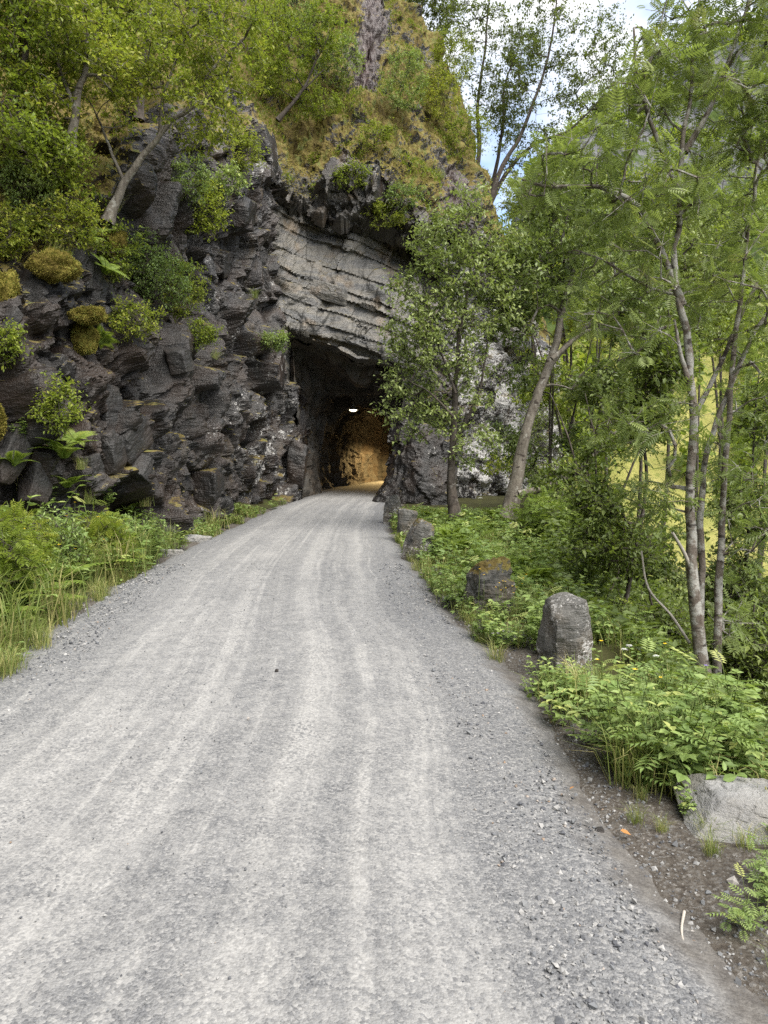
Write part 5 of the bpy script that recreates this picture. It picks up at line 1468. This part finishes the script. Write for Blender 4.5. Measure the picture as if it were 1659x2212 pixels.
p = W(1518, 1690, 4.9); place(fv, 0, 'single violet flower at the right of the bright clump', 'flower', None, gpos(p[0], p[1]), 0.9)

# ------------------------------------------------------------------ litter
def tube_obj(name, pts, r0, r1, mat, label, cat):
    c = crom(np.array(pts, float), 6); root_p = c[0].copy()
    v, f = tube(c - root_p, np.linspace(r0, r1, len(c)), 6, 0.15)
    o = build(name, v, f, mat, smooth=True); o.location = root_p
    return tag(o, label, cat)


def gp3(u, v, dz):
    dd = FPX * CAM_H / (v - V0); x = (u - U0) / FPX * dd
    return gpos(x, dd, dz)


tube_obj('fallen_twig', [gp3(1478, 1960, .01), gp3(1472, 2000, .012), gp3(1480, 2035, .012), gp3(1500, 2075, .008)], .006, .002, M['twig'], 'bleached curved twig on the earth at the lower right', 'twig')
tube_obj('fallen_twig', [gp3(1075, 1590, .02), gp3(1100, 1600, .02), gp3(1128, 1612, .015)], .006, .002, M['bark_dark'], 'dark thin twig on the road edge left of the bright clump', 'twig')
tube_obj('dead_branch', [W(1452, 1150, 6.9), W(1478, 1195, 6.95), W(1496, 1240, 7.0)], .014, .022, M['twig'], 'pale broken branch stub on the spotted rowan trunk', 'branch')
tube_obj('dead_branch', [W(1385, 1190, 7.4), W(1400, 1270, 7.4), W(1450, 1330, 7.3), W(1490, 1390, 7.1)], .010, .016, M['twig'], 'thin bare branch reaching left from the rowan foot', 'branch')
v6, f6 = tpl_leaf6(0.33)
for k, (u, v, s_, lab) in enumerate([(1340, 1805, 0.055, 'orange dead leaf on the earth left of the flat slab'), (1160, 1545 + 90, 0.03, 'small reddish dead leaf at the edge of the bright clump'), (1240, 1690 + 20, 0.03, 'brown dead leaf on gravel below the bright clump'), (1300, 2010, 0.03, 'small brown dead leaf near the lower right corner')]):
    o = build('dead_leaf', v6 * s_, f6, M['deadleaf']); o.location = gp3(u, v, .045); o.rotation_euler = (0.2, 0.3, k * 1.7); tag(o, lab, 'leaf')

# loose gravel, in one piece
def gravel_mat():
    m, nt, out = new_mat('loose_stones'); b = NB(nt)
    c = b.ramp(b.attr('tint'), [(0, (0.06, 0.062, 0.07)), (0.4, (0.14, 0.145, 0.15)), (0.75, (0.21, 0.207, 0.20)), (0.96, (0.29, 0.285, 0.275)), (1, (0.20, 0.14, 0.095))])
    p = b.bsdf(c, 0.85, None, 0.25); b.link(p.outputs[0], out.inputs['Surface']); return m


M['gravel'] = gravel_mat()
rg = np.random.default_rng(1200)
n = 20000
y = 1.9 + 9.5 * rg.random(n) ** 1.5
uu = np.where(rg.random(n) < 0.28, rg.uniform(-1.1, 1.1, n), np.where(rg.random(n) < 0.62, rg.normal(0.93, 0.16, n), rg.normal(-0.88, 0.14, n)))
x = road_x(y) + uu * road_w(y)
zr = np.where(np.abs(uu) < 1.0, road_z(y) + 0.012 + 0.03 * (1 - np.clip(np.abs(uu), 0, 1) ** 2), np.maximum(ground_z(x, y), road_z(y) - 0.035))
tvs = np.array([(1, 0, 0), (-1, 0, 0), (0, 1, 0), (0, -1, 0), (0, 0, .75), (0, 0, -.75)], f32) + np.random.default_rng(1).normal(size=(6, 3)) * 0.15
tfs = np.array([(0, 2, 4), (2, 1, 4), (1, 3, 4), (3, 0, 4), (2, 0, 5), (1, 2, 5), (3, 1, 5), (0, 3, 5)])
sz = rg.gamma(3.0, 0.0014, n) * np.where(np.abs(uu) > 0.75, 1.15, 0.55) * (1 + 0.05 * y)
v, f, t = stamp((tvs, tfs), np.stack([x, y, zr + sz * 0.2], -1), rg.normal(size=(n, 3)), rg.normal(size=(n, 3)) * 0.3 + np.array([0, 0, 1.0]), sz, rg.random(n))
tag(build('loose_gravel', v, f, M['gravel'], attrs={'tint': t}), 'loose stones scattered over the gravel road and its edge', 'gravel', kind='stuff')

# ------------------------------------------------------------------ tunnel lamps
def lamp(loc, label, energy, ceil):
    r = empty('tunnel_lamp', loc)
    th = np.linspace(0, 2 * math.pi, 28, endpoint=False)
    prof = [(0.05, 0.22), (0.07, 0.12), (0.12, 0.10), (0.21, 0.03), (0.215, 0.0), (0.20, 0.0), (0.11, 0.075), (0.04, 0.09)]
    V = np.array([(q_[0] * math.cos(a), q_[0] * math.sin(a), q_[1]) for q_ in prof for a in th])
    i = np.arange(len(prof) - 1)[:, None] * 28; j = np.arange(28)[None]; jn = (j + 1) % 28
    F = np.stack([i + j, i + jn, i + 28 + jn, i + 28 + j], -1).reshape(-1, 4)
    build('lamp_shade', V, F, M['enamel'], r, smooth=True)
    cv, cf = seg_tubes(np.array([(0, 0, .2)]), np.array([(0, 0, ceil)]), [0.018], [0.018], 8)
    build('bracket', cv, cf, M['enamel'], r)
    bm_, nt, out = new_mat('lamp_glass'); e = nt.nodes.new('ShaderNodeEmission'); e.inputs[0].default_value = (1, .86, .6, 1); e.inputs[1].default_value = 1.0; nt.links.new(e.outputs[0], out.inputs['Surface'])
    v, f = ICO[3]; build('bulb', v * np.array([.14, .14, .07]) + np.array([0, 0, 0.015]), f, bm_, r, smooth=True)
    ld = bpy.data.lights.new('lamp_light', 'SPOT'); ld.energy = energy; ld.color = (1.0, 0.68, 0.28); ld.shadow_soft_size = 0.12; ld.spot_size = math.radians(158); ld.spot_blend = 0.35
    r.scale = (1.25, 1.25, 1.25)
    lo = bpy.data.objects.new('lamp_light', ld); COL.objects.link(lo); lo.parent = r; lo.location = (0, 0, -0.07)
    return tag(r, label, 'lamp', 'lamps hung from the tunnel roof')


lamp(W(763, 886, 33.0), 'round metal lamp glowing under the tunnel roof in view', 3, 0.9)
lamp((1.45, 41.4, float(road_z(41.4)) + 3.1), 'tunnel lamp round the bend behind the right wall', 680, 1.0)
